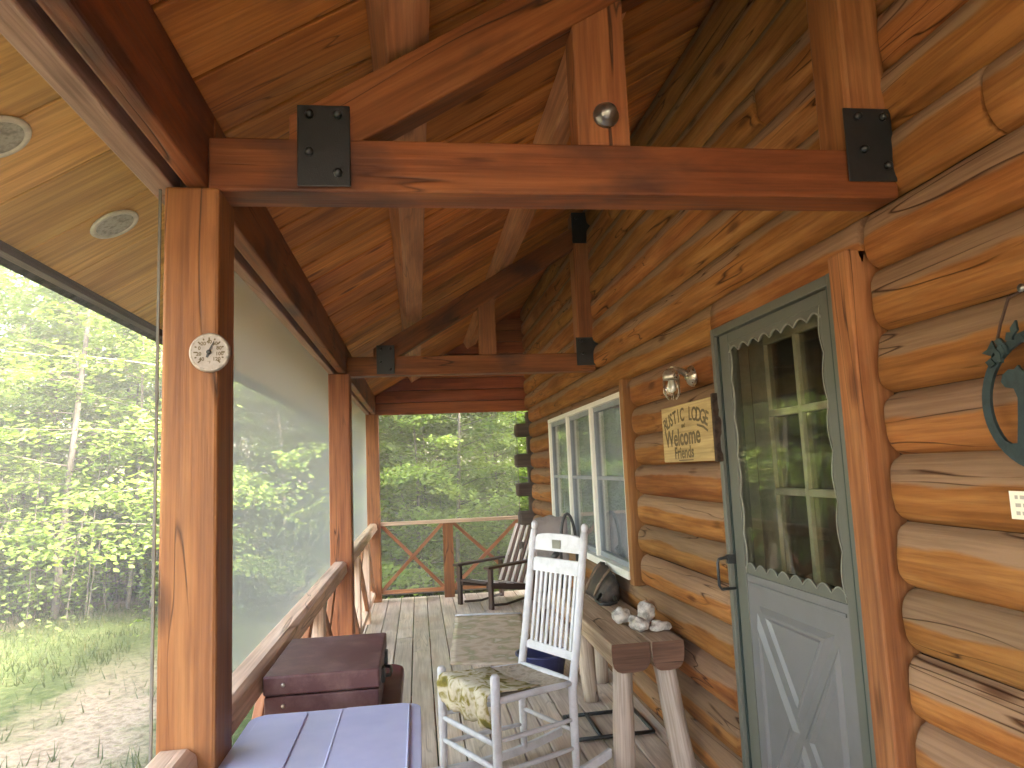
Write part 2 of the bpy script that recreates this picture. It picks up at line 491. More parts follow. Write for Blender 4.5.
M['grass'] = leaf_mat('grass_blade', (0.034, 0.056, 0.015), (0.055, 0.075, 0.022), (0.115, 0.105, 0.055))
M['screen'] = screen_mat('insect_mesh', 0.19, (0.31, 0.32, 0.315))
M['screendim'] = screen_mat('insect_mesh_dim', 0.125, (0.36, 0.365, 0.36))
M['screenfar'] = screen_mat('insect_mesh_veil', 0.2, (0.62, 0.63, 0.6))  # pale veil over the view put into the mesh coverage and colour
M['spline'] = paint('screen_frame', (0.16, 0.15, 0.13), 0.6)
M['screennear'] = screen_mat('insect_mesh_clear', 0.025, (0.45, 0.46, 0.45))
M['ground'] = ground_mat()


# ------------------------------------------------------------------ builders
class MB:
    def __init__(s):
        s.v, s.f, s.gc, s.rn, s.wt, s.sm = [], [], [], [], [], []

    def add(s, vs, fs, gcs=None, rnd=None, wts=None, smooth=False):
        o = len(s.v)
        rnd = random.random() if rnd is None else rnd
        off = Vector((random.uniform(0, 60), random.uniform(0, 60), random.uniform(0, 60)))
        for i, p in enumerate(vs):
            s.v.append(tuple(p))
            g = Vector(gcs[i]) if gcs is not None else Vector(p)
            s.gc.append(tuple(g + off))
            s.rn.append(rnd)
            s.wt.append(wts[i] if wts is not None else 0.0)
        for f in fs:
            s.f.append(tuple(o + k for k in f))
            s.sm.append(smooth)
        return s

    def box(s, x0, x1, y0, y1, z0, z1, axis='x', rnd=None):
        vs = [(x, y, z) for x in (x0, x1) for y in (y0, y1) for z in (z0, z1)]
        fs = [(0, 1, 3, 2), (4, 6, 7, 5), (0, 4, 5, 1), (2, 3, 7, 6), (0, 2, 6, 4), (1, 5, 7, 3)]
        ix = {'x': (0, 1, 2), 'y': (1, 0, 2), 'z': (2, 0, 1)}[axis]
        g = [(v[ix[0]], v[ix[1]], v[ix[2]]) for v in vs]
        return s.add(vs, fs, g, rnd)

    def beam(s, p0, p1, wd, h, up=(0, 0, 1), rnd=None, cut0=None, cut1=None, taper=1.0):
        """rectangular bar p0 -> p1 (centre line), wd across, h along up"""
        p0, p1, up = Vector(p0), Vector(p1), Vector(up)
        d = (p1 - p0).normalized()
        sd = d.cross(up).normalized()
        u = sd.cross(d).normalized()
        vs, g = [], []
        L = (p1 - p0).length
        for k, p in enumerate((p0, p1)):
            t = 1.0 if k == 0 else taper
            for a in (-1, 1):
                for b in (-1, 1):
                    q = p + sd * (a * wd / 2 * t) + u * (b * h / 2 * t)
                    cut = cut0 if k == 0 else cut1
                    if cut:                                   # slide along d until it meets the cutting plane (axis, value)
                        ax, val = cut
                        q = q + d * ((val - q[ax]) / d[ax])
                    vs.append(q)
                    g.append(((q - p0).dot(d), a * wd / 2, b * h / 2))
        fs = [(0, 1, 3, 2), (4, 6, 7, 5), (0, 4, 5, 1), (2, 3, 7, 6), (0, 2, 6, 4), (1, 5, 7, 3)]
        return s.add(vs, fs, g, rnd)

    def tube(s, pts, rad, n=10, caps=True, rnd=None, smooth=True, wob=0.0):
        pts = [Vector(p) for p in pts]
        if not isinstance(rad, (list, tuple)):
            rad = [rad] * len(pts)
        vs, g, fs = [], [], []
        ref = None
        acc = 0.0
        for i, p in enumerate(pts):
            if i == 0:
                d = pts[1] - pts[0]
            elif i == len(pts) - 1:
                d = pts[-1] - pts[-2]
            else:
                d = pts[i + 1] - pts[i - 1]
            d.normalize()
            if i:
                acc += (pts[i] - pts[i - 1]).length
            if ref is None:
                ref = d.orthogonal().normalized()
            a = (ref - d * ref.dot(d)).normalized()
            ref = a
            b = d.cross(a)
            for k in range(n):
                t = 2 * PI * k / n
                r = rad[i] * (1 + (wob * noise.noise(Vector((math.cos(t) * 1.3, math.sin(t) * 1.3, acc * 5 + p.x * 7 + p.y * 3))) if wob else 0))
                vs.append(p + a * (math.cos(t) * r) + b * (math.sin(t) * r))
                g.append((acc, math.cos(t) * rad[i], math.sin(t) * rad[i]))
        for i in range(len(pts) - 1):
            for k in range(n):
                k2 = (k + 1) % n
                fs.append((i * n + k, i * n + k2, (i + 1) * n + k2, (i + 1) * n + k))
        s.add(vs, fs, g, rnd, smooth=smooth)
        if caps:
            o = len(s.v) - len(vs)
            s.f.append(tuple(o + k for k in reversed(range(n))))
            s.sm.append(False)
            s.f.append(tuple(o + (len(pts) - 1) * n + k for k in range(n)))
            s.sm.append(False)
        return s

    def lathe(s, c, prof, axis=(0, 0, 1), n=24, rnd=None, smooth=True):
        """prof: (radius, height along axis) from one end to the other"""
        c, ax = Vector(c), Vector(axis).normalized()
        a = ax.orthogonal().normalized()
        b = ax.cross(a)
        vs, fs = [], []
        for r, h in prof:
            for k in range(n):
                t = 2 * PI * k / n
                vs.append(c + ax * h + a * (math.cos(t) * r) + b * (math.sin(t) * r))
        for i in range(len(prof) - 1):
            for k in range(n):
                k2 = (k + 1) % n
                fs.append((i * n + k, i * n + k2, (i + 1) * n + k2, (i + 1) * n + k))
        fs.append(tuple(reversed(range(n))))
        fs.append(tuple((len(prof) - 1) * n + k for k in range(n)))
        return s.add(vs, fs, None, rnd, smooth=smooth)

    def prism(s, poly, ext, rnd=None, g_axis=None):
        """planar polygon (3D points) extruded by vector ext"""
        e = Vector(ext)
        n = len(poly)
        vs = [Vector(p) for p in poly] + [Vector(p) + e for p in poly]
        fs = [tuple(range(n)), tuple(reversed(range(n, 2 * n)))]
        for k in range(n):
            k2 = (k + 1) % n
            fs.append((k, k + n, k2 + n, k2))
        g = None
        if g_axis:
            ix = {'x': (0, 1, 2), 'y': (1, 0, 2), 'z': (2, 0, 1)}[g_axis]
            g = [(v[ix[0]], v[ix[1]], v[ix[2]]) for v in vs]
        return s.add(vs, fs, g, rnd)

    def build(s, name, mat, parent=None, bevel=0.0, local=False, recalc=True, subsurf=0):
        me = bpy.data.meshes.new(name)
        org = Vector((0, 0, 0)) if (local or parent is None) else Vector(ORIGIN.get(parent.name, (0, 0, 0)))
        me.from_pydata([tuple(Vector(p) - org) for p in s.v], [], s.f)
        a = me.attributes.new('gc', 'FLOAT_VECTOR', 'POINT')
        a.data.foreach_set('vector', [c for g in s.gc for c in g])
        a = me.attributes.new('rnd', 'FLOAT', 'POINT')
        a.data.foreach_set('value', s.rn)
        a = me.attributes.new('wt', 'FLOAT', 'POINT')
        a.data.foreach_set('value', s.wt)
        me.polygons.foreach_set('use_smooth', s.sm)
        me.materials.append(mat)
        if recalc:
            bm = bmesh.new()
            bm.from_mesh(me)
            bmesh.ops.recalc_face_normals(bm, faces=bm.faces)
            bm.to_mesh(me)
            bm.free()
        me.update()
        o = bpy.data.objects.new(name, me)
        COL.objects.link(o)
        if parent is not None:
            o.parent = parent
            ORIGIN[o.name] = ORIGIN.get(parent.name, (0, 0, 0))
        if bevel > 0:
            md = o.modifiers.new('edge', 'BEVEL')
            md.width = bevel
            md.segments = 2
            md.limit_method = 'ANGLE'
            md.angle_limit = R(40)
        if subsurf:
            md = o.modifiers.new('smooth', 'SUBSURF')
            md.levels = md.render_levels = subsurf
        return o


def tag(o, label=None, cat=None, group=None, kind=None):
    if label:
        o['label'] = label
    if cat:
        o['category'] = cat
    if group:
        o['group'] = group
    if kind:
        o['kind'] = kind
    return o


def thing(name, label, cat, loc=(0, 0, 0), rotz=0.0, group=None):
    o = bpy.data.objects.new(name, None)
    o.empty_display_size = 0.1
    COL.objects.link(o)
    o.location = loc
    o.rotation_euler = (0, 0, rotz)
    ORIGIN[o.name] = tuple(loc)
    return tag(o, label, cat, group)


def text_geo(txt, size, ext=0.0, bold=0.0):
    cu = bpy.data.curves.new('lettering', 'FONT')
    cu.body = txt
    cu.size = size
    cu.extrude = ext
    cu.resolution_u = 3
    cu.offset = size * bold
    cu.align_x = 'CENTER'
    ob = bpy.data.objects.new('lettering', cu)
    me = bpy.data.meshes.new_from_object(ob)
    vs = [v.co.copy() for v in me.vertices]
    fs = [tuple(p.vertices) for p in me.polygons]
    bpy.data.objects.remove(ob)
    bpy.data.curves.remove(cu)
    bpy.data.meshes.remove(me)
    return vs, fs


# ------------------------------------------------------------------ key dimensions
WX = 1.25            # outermost face of the log wall
Y_T1, Y_T2, Y_END = 1.68, 5.0, 8.45
CA, CB = 0.583, 2.639  # porch ceiling: z = CB + CA*x
Y0 = -4.2            # unseen near end of the porch, set back to cut light from behind


def ceil_z(x):
    return CB + CA * x


# ------------------------------------------------------------------ log cabin
cabin = thing('log_cabin', 'orange brown log cabin with rounded logs, green door and white window', 'cabin', (WX, 3.0, 0))
DOOR = (1.862, 2.93, -0.02, 2.0)
WIN = (4.20, 6.90, 0.75, 1.905)
SEAM0, SEAMH = 1.439, 0.178


def log_piece(mb, y0, y1, z0, z1, face, rnd, full0, full1, goff, round0=True, round1=True):
    ns = max(4, int((y1 - y0) / 0.07))
    prof = 14
    vs, fs, g, wt = [], [], [], []
    back = 1.345
    ys_ = [y0 + (y1 - y0) * i / ns for i in range(ns + 1)]
    for r_, sg, en in ((round0, 1, y0), (round1, -1, y1)):
        if r_:
            ys_ += [en + sg * r_ * q for q in (0.06, 0.18, 0.35, 0.6, 0.85)]
    ys_ = sorted(set(round(q, 4) for q in ys_))
    ns = len(ys_) - 1
    for i, y in enumerate(ys_):
        e = 1.0
        if round0 and y - y0 < round0:
            e = min(e, math.sqrt(max(0.0, 1 - (1 - (y - y0) / round0) ** 2)))
        if round1 and y1 - y < round1:
            e = min(e, math.sqrt(max(0.0, 1 - (1 - (y1 - y) / round1) ** 2)))
        em = 0.7 if (round0 and round0 < 0.02 and y - y0 < 0.02) or (round1 and round1 < 0.02 and y1 - y < 0.02) else 0.25
        e = em + (1 - em) * e
        wz = 0.010 * noise.noise(Vector((y * 0.9, z0 * 9, 3.1)))
        wz1 = 0.010 * noise.noise(Vector((y * 0.9, (z1) * 9, 3.1)))
        for k in range(prof + 1):
            t = k / prof
            u = 2 * t - 1
            tf = ((z0 + (z1 - z0) * t) - full0) / (full1 - full0)
            uf = 2 * tf - 1
            dx = 0.036 * abs(uf) ** 3.6 + 0.012 * abs(uf) ** 14
            dx += 0.010 * noise.noise(Vector((y * 1.3, t * 1.6 + rnd * 30, rnd * 11)))
            dx += 0.004 * noise.noise(Vector((y * 5, t * 5 + rnd * 30, rnd * 11)))
            x = back - (back - (face + dx)) * e
            z = z0 + wz * (1 - t) + wz1 * t + (z1 - z0) * (t * (0.9 + 0.1 * e) + 0.5 * (0.1 - 0.1 * e))
            vs.append((x, y, z))
            g.append((y + goff, x * 1.0, z))
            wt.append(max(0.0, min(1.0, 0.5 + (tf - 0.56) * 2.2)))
        # close to the back
    m = prof + 1
    for i in range(ns):
        for k in range(prof):
            a = i * m + k
            fs.append((a, a + 1, a + m + 1, a + m))
    fs.append(tuple(range(m)))
    fs.append(tuple(reversed(range(ns * m, ns * m + m))))
    mb.add(vs, fs, g, rnd, wt, smooth=True)


mb = MB()
WALL_Y0, WALL_Y1 = Y0, 8.22
k = -9
joints = {4: [1.365], 7: [2.384], 8: [6.1], 3: [7.4], 9: [4.4]}
while True:
    z0 = SEAM0 + SEAMH * k
    z1 = z0 + SEAMH
    if z0 > 3.75:
        break
    rnd = random.random()
    face = WX + random.uniform(-0.006, 0.006)
    cuts = sorted([WALL_Y0, WALL_Y1 if z0 < 2.08 else 8.45] + joints.get(k, []))
    for c0, c1 in zip(cuts[:-1], cuts[1:]):
        spans = [(c0, c1, z0, z1)]
        for (oy0, oy1, oz0, oz1) in (DOOR, WIN):
            nxt = []
            for (a, b, p, q) in spans:
                if b <= oy0 or a >= oy1 or q <= oz0 + 0.01 or p >= oz1 - 0.01:
                    nxt.append((a, b, p, q))
                    continue
                if a < oy0:
                    nxt.append((a, oy0, p, q))
                if b > oy1:
                    nxt.append((oy1, b, p, q))
                if q > oz1 + 0.02:
                    nxt.append((max(a, oy0), min(b, oy1), oz1, q))
                if p < oz0 - 0.02:
                    nxt.append((max(a, oy0), min(b, oy1), p, oz0))
            spans = nxt
        for (a, b, p, q) in spans:
            jn0, jn1 = a in joints.get(k, []), b in joints.get(k, [])
            if b - a < 0.08:
                continue
            over = (q - p) < SEAMH - 0.005
            log_piece(mb, a, b, p, q, face, (rnd + random.uniform(-.12, .12)) % 1.0, z0, z1, k * 17.0,
                      round0=0 if over else (0.008 if jn0 else 0.045), round1=0 if over else (0.008 if jn1 else 0.045))
    k += 1
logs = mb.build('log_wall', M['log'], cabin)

# dark core behind the seams, with holes left for door and window
mb = MB()
CX0, CX1 = 1.318, 1.40
mb.box(CX0, CX1, WALL_Y0, DOOR[0], -0.3, 3.9)
mb.box(CX0, CX1, DOOR[0] + 0.002, DOOR[1], DOOR[3], 3.9)
mb.box(CX0, CX1, DOOR[1], WIN[0], -0.3, 3.9)
mb.box(CX0, CX1, WIN[0], WIN[1], WIN[3], 3.9)
mb.box(CX0, CX1, WIN[0], WIN[1], -0.3, WIN[2])
mb.box(CX0, CX1, WIN[1], WALL_Y1 - 0.03, -0.3, 3.9)
mb.box(CX0, CX1, WALL_Y1 - 0.03, 8.47, 2.12, 3.9)
mb.build('wall_core', M['chink'], cabin)
# unseen house body; rear wall left open for daylight, partition keeps door panes dark
mb = MB()
ya_, yb_ = WALL_Y0 + 0.02, WALL_Y1 - 0.02
for y_ in (ya_, yb_ - 0.13):
    mb.prism([(1.41, y_, -0.6), (8.9, y_, -0.6), (8.9, y_, 3.5), (5.2, y_, 5.62), (1.41, y_, 3.42)], (0, 0.13, 0))
for z0_, z1_ in ((-0.6, 0.9), (2.4, 3.4)):
    mb.box(8.77, 8.899, ya_ + 0.14, yb_ - 0.14, z0_, z1_)
mb.box(1.42, 8.76, ya_ + 0.14, yb_ - 0.14, -0.12, 0.0)
mb.box(1.41, 8.76, 3.6, 3.7, 0.01, 3.3)
mb.box(1.41, 8.76, ya_ + 0.14, yb_ - 0.14, 3.31, 3.38)
mb.build('unseen_house_shell', M['room'], cabin)
mb = MB()
for (xa, za, xb, zb) in ((1.45, 3.66, 5.2, 5.846), (5.2, 5.846, 9.3, 3.45)):
    mb.prism([(xa, Y0 - 0.1, za), (xb, Y0 - 0.1, zb), (xb, Y0 - 0.1, zb + 0.06), (xa, Y0 - 0.1, za + 0.06)], (0, 9.0 - Y0, 0))
mb.build('unseen_house_roof', M['shingle'], cabin)  # unseen roof, ridge set so its shadow reaches over the track
# crossed log ends at the far corner
for zc in (1.885, 1.531, 1.198, 0.873, 0.53, 0.18):
    mb = MB()
    mb.box(1.095 + random.uniform(-.012, .012), 1.31, 8.17, 8.33, zc - 0.078, zc + 0.078, 'x')
    mb.build('log_end', M['logend'], cabin, bevel=0.03)
mb = MB()
mb.box(1.235, 1.30, 8.225, 8.33, -0.2, 2.1, 'z')
mb.build('corner_post', M['logend'], cabin, bevel=0.01)

cabin.location.x += 0.04
# --- door casing and door
mb = MB()
mb.box(1.212, 1.335, 1.862, 1.957, -0.02, 2.045, 'z')
mb.build('door_casing', M['casing'], cabin, bevel=0.006)
mb = MB()
mb.box(1.236, 1.335, 2.868, 2.905, -0.02, 2.0, 'z')
mb.build('door_casing', M['casing'], cabin, bevel=0.004)
door = bpy.data.objects.new('door', None)
COL.objects.link(door)
door.parent = cabin
door.location = (0, 0, 0)
ORIGIN['door'] = ORIGIN[cabin.name]
tag(door, 'green storm door with scalloped glass edge')
DY0, DY1 = 1.960, 2.866
mb = MB()
mb.box(1.220, 1.33, DY0, DY0 + 0.026, 0.0, 2.003, 'z')
mb.box(1.220, 1.33, DY1 - 0.03, DY1, 0.0, 2.003, 'z')
mb.box(1.221, 1.33, DY0 + 0.0261, DY1 - 0.0301, 1.968, 2.002, 'y')
mb.build('door_frame', M['green'], door, bevel=0.003)
mb = MB()
mb.box(1.224, 1.229, DY0 + 0.0265, DY0 + 0.036, 0.03, 1.966)
mb.box(1.236, 1.25, DY1 - 0.042, DY1 - 0.031, 0.03, 1.966)
mb.build('door_gap_shade', M['greendark'], door)  # dark strips stand in for shade in the gaps beside the leaf
# leaf: stiles, rails, lower panel
LX0, LX1 = 1.240, 1.272
a0, a1 = DY0 + 0.037, DY1 - 0.043
g0, g1, gz0, gz1 = 2.064, 2.742, 1.0, 1.925
mb = MB()
mb.box(LX0, LX1, a0, g0, 0.03, 1.966, 'z')
mb.box(LX0, LX1, g1, a1, 0.03, 1.966, 'z')
mb.box(LX0 + 0.0005, LX1, g0 + 0.0005, g1 - 0.0005, gz1, 1.9655, 'y')
# scalloped inner edge of the glass opening
def scallop(p, q, inward, n, amp, base):
    """points along p->q with n bumps growing inwards"""
    p, q, inward = Vector(p), Vector(q), Vector(inward)
    pts = []
    st = 10
    for i in range(n * st + 1):
        t = i / (n * st)
        ph = (t * n) % 1.0
        pts.append(p.lerp(q, t) + inward * (base + amp * abs(math.sin(PI * t * n))))
    return pts
sx = LX0 + 0.004
edge_top = scallop((sx, g0, gz1), (sx, g1, gz1), (0, 0, -1), 8, -0.022, 0.040)
edge_bot = scallop((sx, g0, gz0), (sx, g1, gz0), (0, 0, 1), 8, 0.024, 0.018)
edge_r = scallop((sx, g0, gz0), (sx, g0, gz1), (0, 1, 0), 6, 0.016, 0.004)
edge_l = scallop((sx, g1, gz0), (sx, g1, gz1), (0, -1, 0), 6, 0.016, 0.004)
mb.prism(edge_top + [(sx, g1, gz1 + 0.004), (sx, g0, gz1 + 0.004)], (0.006, 0, 0))
mb.prism(edge_bot + [(sx, g1, gz0 - 0.004), (sx, g0, gz0 - 0.004)], (0.006, 0, 0))
mb.prism(edge_r + [(sx + 0.001, g0 - 0.004, gz1), (sx + 0.001, g0 - 0.004, gz0)], (0.0045, 0, 0))
mb.prism(edge_l + [(sx + 0.001, g1 + 0.004, gz1), (sx + 0.001, g1 + 0.004, gz0)], (0.0045, 0, 0))
mb.build('door_leaf', M['green'], door, bevel=0.002)
mb = MB()
mb.tube([p + Vector((-0.002, 0, 0)) for p in edge_top], 0.0034, 6)
mb.tube([p + Vector((-0.002, 0, 0)) for p in edge_l], 0.0022, 6)
mb.tube([p + Vector((-0.002, 0, 0)) for p in edge_bot], 0.0022, 6)
mb.tube([p + Vector((-0.002, 0, 0)) for p in edge_r], 0.0020, 6)
mb.build('scalloped_edging', M['trimwhite'], door)
mb = MB()
mb.box(LX0 + 0.003, LX1 - 0.003, g0 + 0.0005, g1 - 0.0005, 0.03, gz0 - 0.0045, 'y')
mb.box(LX0 - 0.002, LX0 + 0.002, g0 + 0.012, g1 - 0.012, 0.955, 0.967)
# four raised triangles of the crossbuck panel
py0, py1, pz0, pz1 = 2.125, 2.685, 0.10, 0.90
cy, cz = (py0 + py1) / 2, (pz0 + pz1) / 2
def tri(a, b, c):
    cen = (Vector(a) + Vector(b) + Vector(c)) / 3
    def ins(p, f):
        return Vector(p).lerp(cen, f)
    o = [ins(p, 0.10) for p in (a, b, c)]
    i = [ins(p, 0.24) + Vector((-0.012, 0, 0)) for p in (a, b, c)]
    i2 = [ins(p, 0.32) + Vector((-0.012, 0, 0)) for p in (a, b, c)]
    i3 = [ins(p, 0.42) + Vector((-0.003, 0, 0)) for p in (a, b, c)]
    vs = o + i + i2 + i3
    fs = []
    for r in range(3):
        for q in range(3):
            q2 = (q + 1) % 3
            fs.append((r * 3 + q, r * 3 + q2, r * 3 + 3 + q2, r * 3 + 3 + q))
    fs.append((9, 10, 11))
    mb.add(vs, fs)
px = LX0 + 0.0028
tri((px, py0, pz1), (px, py1, pz1), (px, cy, cz))
tri((px, py0, pz0), (px, cy, cz), (px, py1, pz0))
tri((px, py0, pz0), (px, py0, pz1), (px, cy, cz))
tri((px, py1, pz0), (px, cy, cz), (px, py1, pz1))
mb.build('lower_panel', M['greenlow'], door, bevel=0.0015)
mb = MB()
mb.box(LX0 + 0.012, LX0 + 0.016, g0 + 0.001, g1 - 0.001, gz0, gz1)
mb.build('storm_glass', M['dglass'], door)
mb = MB()
mb.box(1.205, 1.24, 2.822, 2.846, 1.025, 1.062)
mb.tube([(1.205, 2.834, 1.05), (1.17, 2.834, 1.045), (1.165, 2.834, 1.03), (1.165, 2.834, 0.94), (1.175, 2.834, 0.925), (1.24, 2.834, 0.925)], 0.0065, 8)
mb.build('door_handle', M['black'], door, bevel=0.002)
# inner door seen through the storm glass
inner = bpy.data.objects.new('inner_door', None)
COL.objects.link(inner)
inner.parent = cabin
ORIGIN['inner_door'] = ORIGIN[cabin.name]
mb = MB()
IX0, IX1 = 1.405, 1.445
ya, ym0, ym1, yb = 2.295, 2.515, 2.54, 2.765
mb.box(IX0, IX1, 1.93, ya, 0.0, 1.99, 'z')
mb.box(IX0, IX1, yb, 2.90, 0.0, 1.99, 'z')
mb.box(IX0 + .002, IX1, ym0, ym1, 0.98, 1.918, 'z')
mb.box(IX0 + .001, IX1, ya, yb, 1.918, 1.99, 'y')
mb.box(IX0 + .001, IX1, ya, yb, 0.0, 0.98, 'y')
for zz in (1.615, 1.298):
    mb.box(IX0 + .001, IX1, ya, ym0, zz, zz + 0.028, 'y')
    mb.box(IX0 + .001, IX1, ym1, yb, zz, zz + 0.028, 'y')
mb.build('inner_door_frame', M['muntin'], inner, bevel=0.003)
mb = MB()
mb.box(IX0 + 0.018, IX0 + 0.022, ya, yb, 0.98, 1.918)
mb.build('inner_pane', M['iglass'], inner)
# jamb pocket between the two doors
mb = MB()
mb.box(1.336, 1.404, 1.90, 1.93, 0, 2.0)
mb.box(1.336, 1.404, 2.90, 2.925, 0, 2.0)
mb.build('door_jamb', M['muntin'], cabin)

# --- window
win = bpy.data.objects.new('window', None)
COL.objects.link(win)
win.parent = cabin
ORIGIN['window'] = ORIGIN[cabin.name]
tag(win, 'triple white framed window with pale curtains')
mb = MB()
mb.box(1.218, 1.335, 4.208, 4.285, 0.72, 1.97, 'z')
mb.build('window_casing', M['casing'], win, bevel=0.006)
mb = MB()
mb.box(1.228, 1.335, 6.80, 6.84, 0.76, 1.905, 'z')
mb.build('window_casing', M['casing'], win, bevel=0.006)
wy0, wy1, wz0, wz1 = 4.287, 6.798, 0.76, 1.90
mb = MB()
mb.box(1.226, 1.33, wy0, wy0 + 0.032, wz0 + 0.04, wz1 - 0.035, 'z')
mb.box(1.226, 1.33, wy1 - 0.032, wy1, wz0 + 0.04, wz1 - 0.035, 'z')
mb.box(1.224, 1.33, wy0, wy1, wz1 - 0.035, wz1, 'y')
mb.box(1.205, 1.33, wy0 - 0.01, wy1 + 0.01, wz0 - 0.012, wz0 + 0.038, 'y')
sash = (wy1 - wy0) / 3
for q in (1, 2):
    y = wy0 + sash * q
    mb.box(1.228, 1.33, y - 0.024, y + 0.024, wz0 + 0.038, wz1 - 0.035, 'z')
mb.build('window_frame', M['vinyl'], win, bevel=0.003)
for q in range(3):
    y0, y1 = wy0 + sash * q + 0.025, wy0 + sash * (q + 1) - 0.025
    mb = MB()
    mb.box(1.252, 1.29, y0, y0 + 0.018, wz0 + 0.04, wz1 - 0.036, 'z')
    mb.box(1.252, 1.29, y1 - 0.018, y1, wz0 + 0.04, wz1 - 0.036, 'z')
    mb.box(1.251, 1.29, y0 + 0.018, y1 - 0.018, 1.34, 1.366, 'y')
    mb.box(1.251, 1.29, y0 + 0.018, y1 - 0.018, wz0 + 0.04, wz0 + 0.075, 'y')
    mb.box(1.251, 1.29, y0 + 0.018, y1 - 0.018, wz1 - 0.07, wz1 - 0.036, 'y')
    mb.build('sash', M['sash'], win, bevel=0.002)
    mb = MB()
    mb.box(1.268, 1.272, y0 + 0.018, y1 - 0.018, wz0 + 0.075, wz1 - 0.07)
    mb.build('pane', M['glass'], win)
mb = MB()
vs, fs = [], []
nc = 260
for i in range(nc + 1):
    y = wy0 - 0.05 + (wy1 - wy0 + 0.1) * i / nc
    x = 1.345 + 0.016 * math.sin(i * 0.62) + 0.008 * math.sin(i * 0.23 + 1)
    for z in (0.66, 1.3, 1.96):
        vs.append((x + 0.004 * (z - 1.3), y, z))
for i in range(nc):
    for q in range(2):
        a = i * 3 + q
        fs.append((a, a + 1, a + 4, a + 3))
mb.add(vs, fs, smooth=True)
mb.build('curtain', M['curtain'], win, recalc=False)

# ------------------------------------------------------------------ deck
mb = MB()
bx = -0.66
while bx < 1.33:
    wdt = 0.138
    # boards are butted at staggered points
    cuts = [Y0, random.uniform(2.2, 4.2), random.uniform(5.4, 7.0), 8.62]
    for c0, c1 in zip(cuts[:-1], cuts[1:]):
        mb.box(bx, min(bx + wdt, 1.34), c0, c1 - 0.003, -0.04, 0.0 + random.uniform(-0.0015, 0.0015), 'y')
    bx += wdt + 0.008
deck = mb.build('deck', M['deck'], None, bevel=0.004)
tag(deck, kind='structure')
mb = MB()
for yy in (Y0 + 0.1, -1.9, 0.0, 1.7, 3.3, 5.0, 6.7, 8.5):
    mb.box(-0.62, 1.3, yy - 0.04, yy + 0.04, -0.22, -0.045, 'x')
    mb.box(-0.6, -0.46, yy - 0.07, yy + 0.07, -0.9, -0.221, 'z')
mb.box(-0.70, -0.662, Y0, 8.62, -0.24, -0.02, 'y')
tag(mb.build('deck_framing', M['brace'], None), kind='structure')

# ------------------------------------------------------------------ porch posts
PX0, PX1 = -0.590, -0.447
def porch_post(y0, y1, label, x0=PX0):
    t = tag(MB().box(x0, PX1, y0, y1, 0.0, 2.138, 'z').build('porch_post', M['post'], None, bevel=0.008), label, 'post', 'porch posts')
    return t
porch_post(1.68, 1.825, 'nearest square wooden porch post carrying the round thermometer', -0.571)
porch_post(4.905, 5.05, 'middle wooden porch post under the end of the second roof truss')
porch_post(8.40, 8.545, 'far wooden corner post where the two railings meet')

# ------------------------------------------------------------------ header beams (two planks with a dark groove between)
def header(y0, y1, label):
    t = thing('header_beam', label, 'beam', (-0.54, y0, 2.14), 0, 'header beams over the railing')
    MB().box(-0.618, -0.556, y0, y1, 2.142, 2.27, 'y').build('outer_plank', M['outer'], t, bevel=0.005)
    MB().box(-0.528, -0.478, y0, y1, 2.142, 2.352, 'y').build('inner_plank', M['truss'], t, bevel=0.007)
    MB().box(-0.555, -0.529, y0 + 0.01, y1 - 0.01, 2.20, 2.29, 'y').build('spacer', M['truss'], t)
header(Y0, 1.75, 'header beam running overhead towards the camera at the upper left')
header(1.752, 4.975, 'header beam between the nearest porch post and the middle post')
header(4.977, 8.53, 'header beam between the middle porch post and the far corner post')

# ------------------------------------------------------------------ porch roof
roof = thing('porch_roof', 'sloping plank porch roof with purlins, pale soffit and dark red end boards', 'roof', (0, 4, 2.6))
mb = MB()
y = Y0
sl = Vector((1, 0, CA)).normalized()
upn = Vector((-CA, 0, 1)).normalized()
while y < 8.9:
    bw = 0.252 + random.uniform(-0.006, 0.006)
    c = y + bw / 2
    pa = Vector((-0.60, c, ceil_z(-0.60))) + upn * 0.011
    pb = Vector((1.335, c, ceil_z(1.335))) + upn * 0.011
    mb.beam(pa, pb, bw - 0.013, 0.022, upn)
    y += bw
mb.build('ceiling_boards', M['ceiling'], roof, bevel=0.004)
mb = MB()
y = Y0
while y < 8.9:
    bw = 0.236
    c = y + bw / 2
    pa = Vector((-1.0, c, ceil_z(-1.0))) + upn * 0.010
    pb = Vector((-0.604, c, ceil_z(-0.604))) + upn * 0.010
    mb.beam(pa, pb, bw - 0.005, 0.02, upn)
    y += bw
mb.build('soffit', M['soffit'], roof, bevel=0.003)
mb = MB()
pa = Vector((-1.005, 0, ceil_z(-1.005)))
mb.prism([(-1.03, Y0, pa.z - 0.02), (-1.002, Y0, pa.z - 0.02), (-1.002, Y0, pa.z + 0.12), (-1.03, Y0, pa.z + 0.12)], (0, 8.98 - Y0, 0), g_axis='y')
mb.build('fascia', M['logend'], roof)
mb = MB()
q0 = Vector((-1.08, 0, ceil_z(-1.08))) + upn * 0.05
q1 = Vector((1.6, 0, ceil_z(1.6))) + upn * 0.05
mb.prism([(q0.x, Y0, q0.z), (q1.x, Y0, q1.z), (q1.x, Y0, q1.z + 0.03), (q0.x, Y0, q0.z + 0.03)], (0, 9.03 - Y0, 0))
mb.build('shingles', M['shingle'], roof)
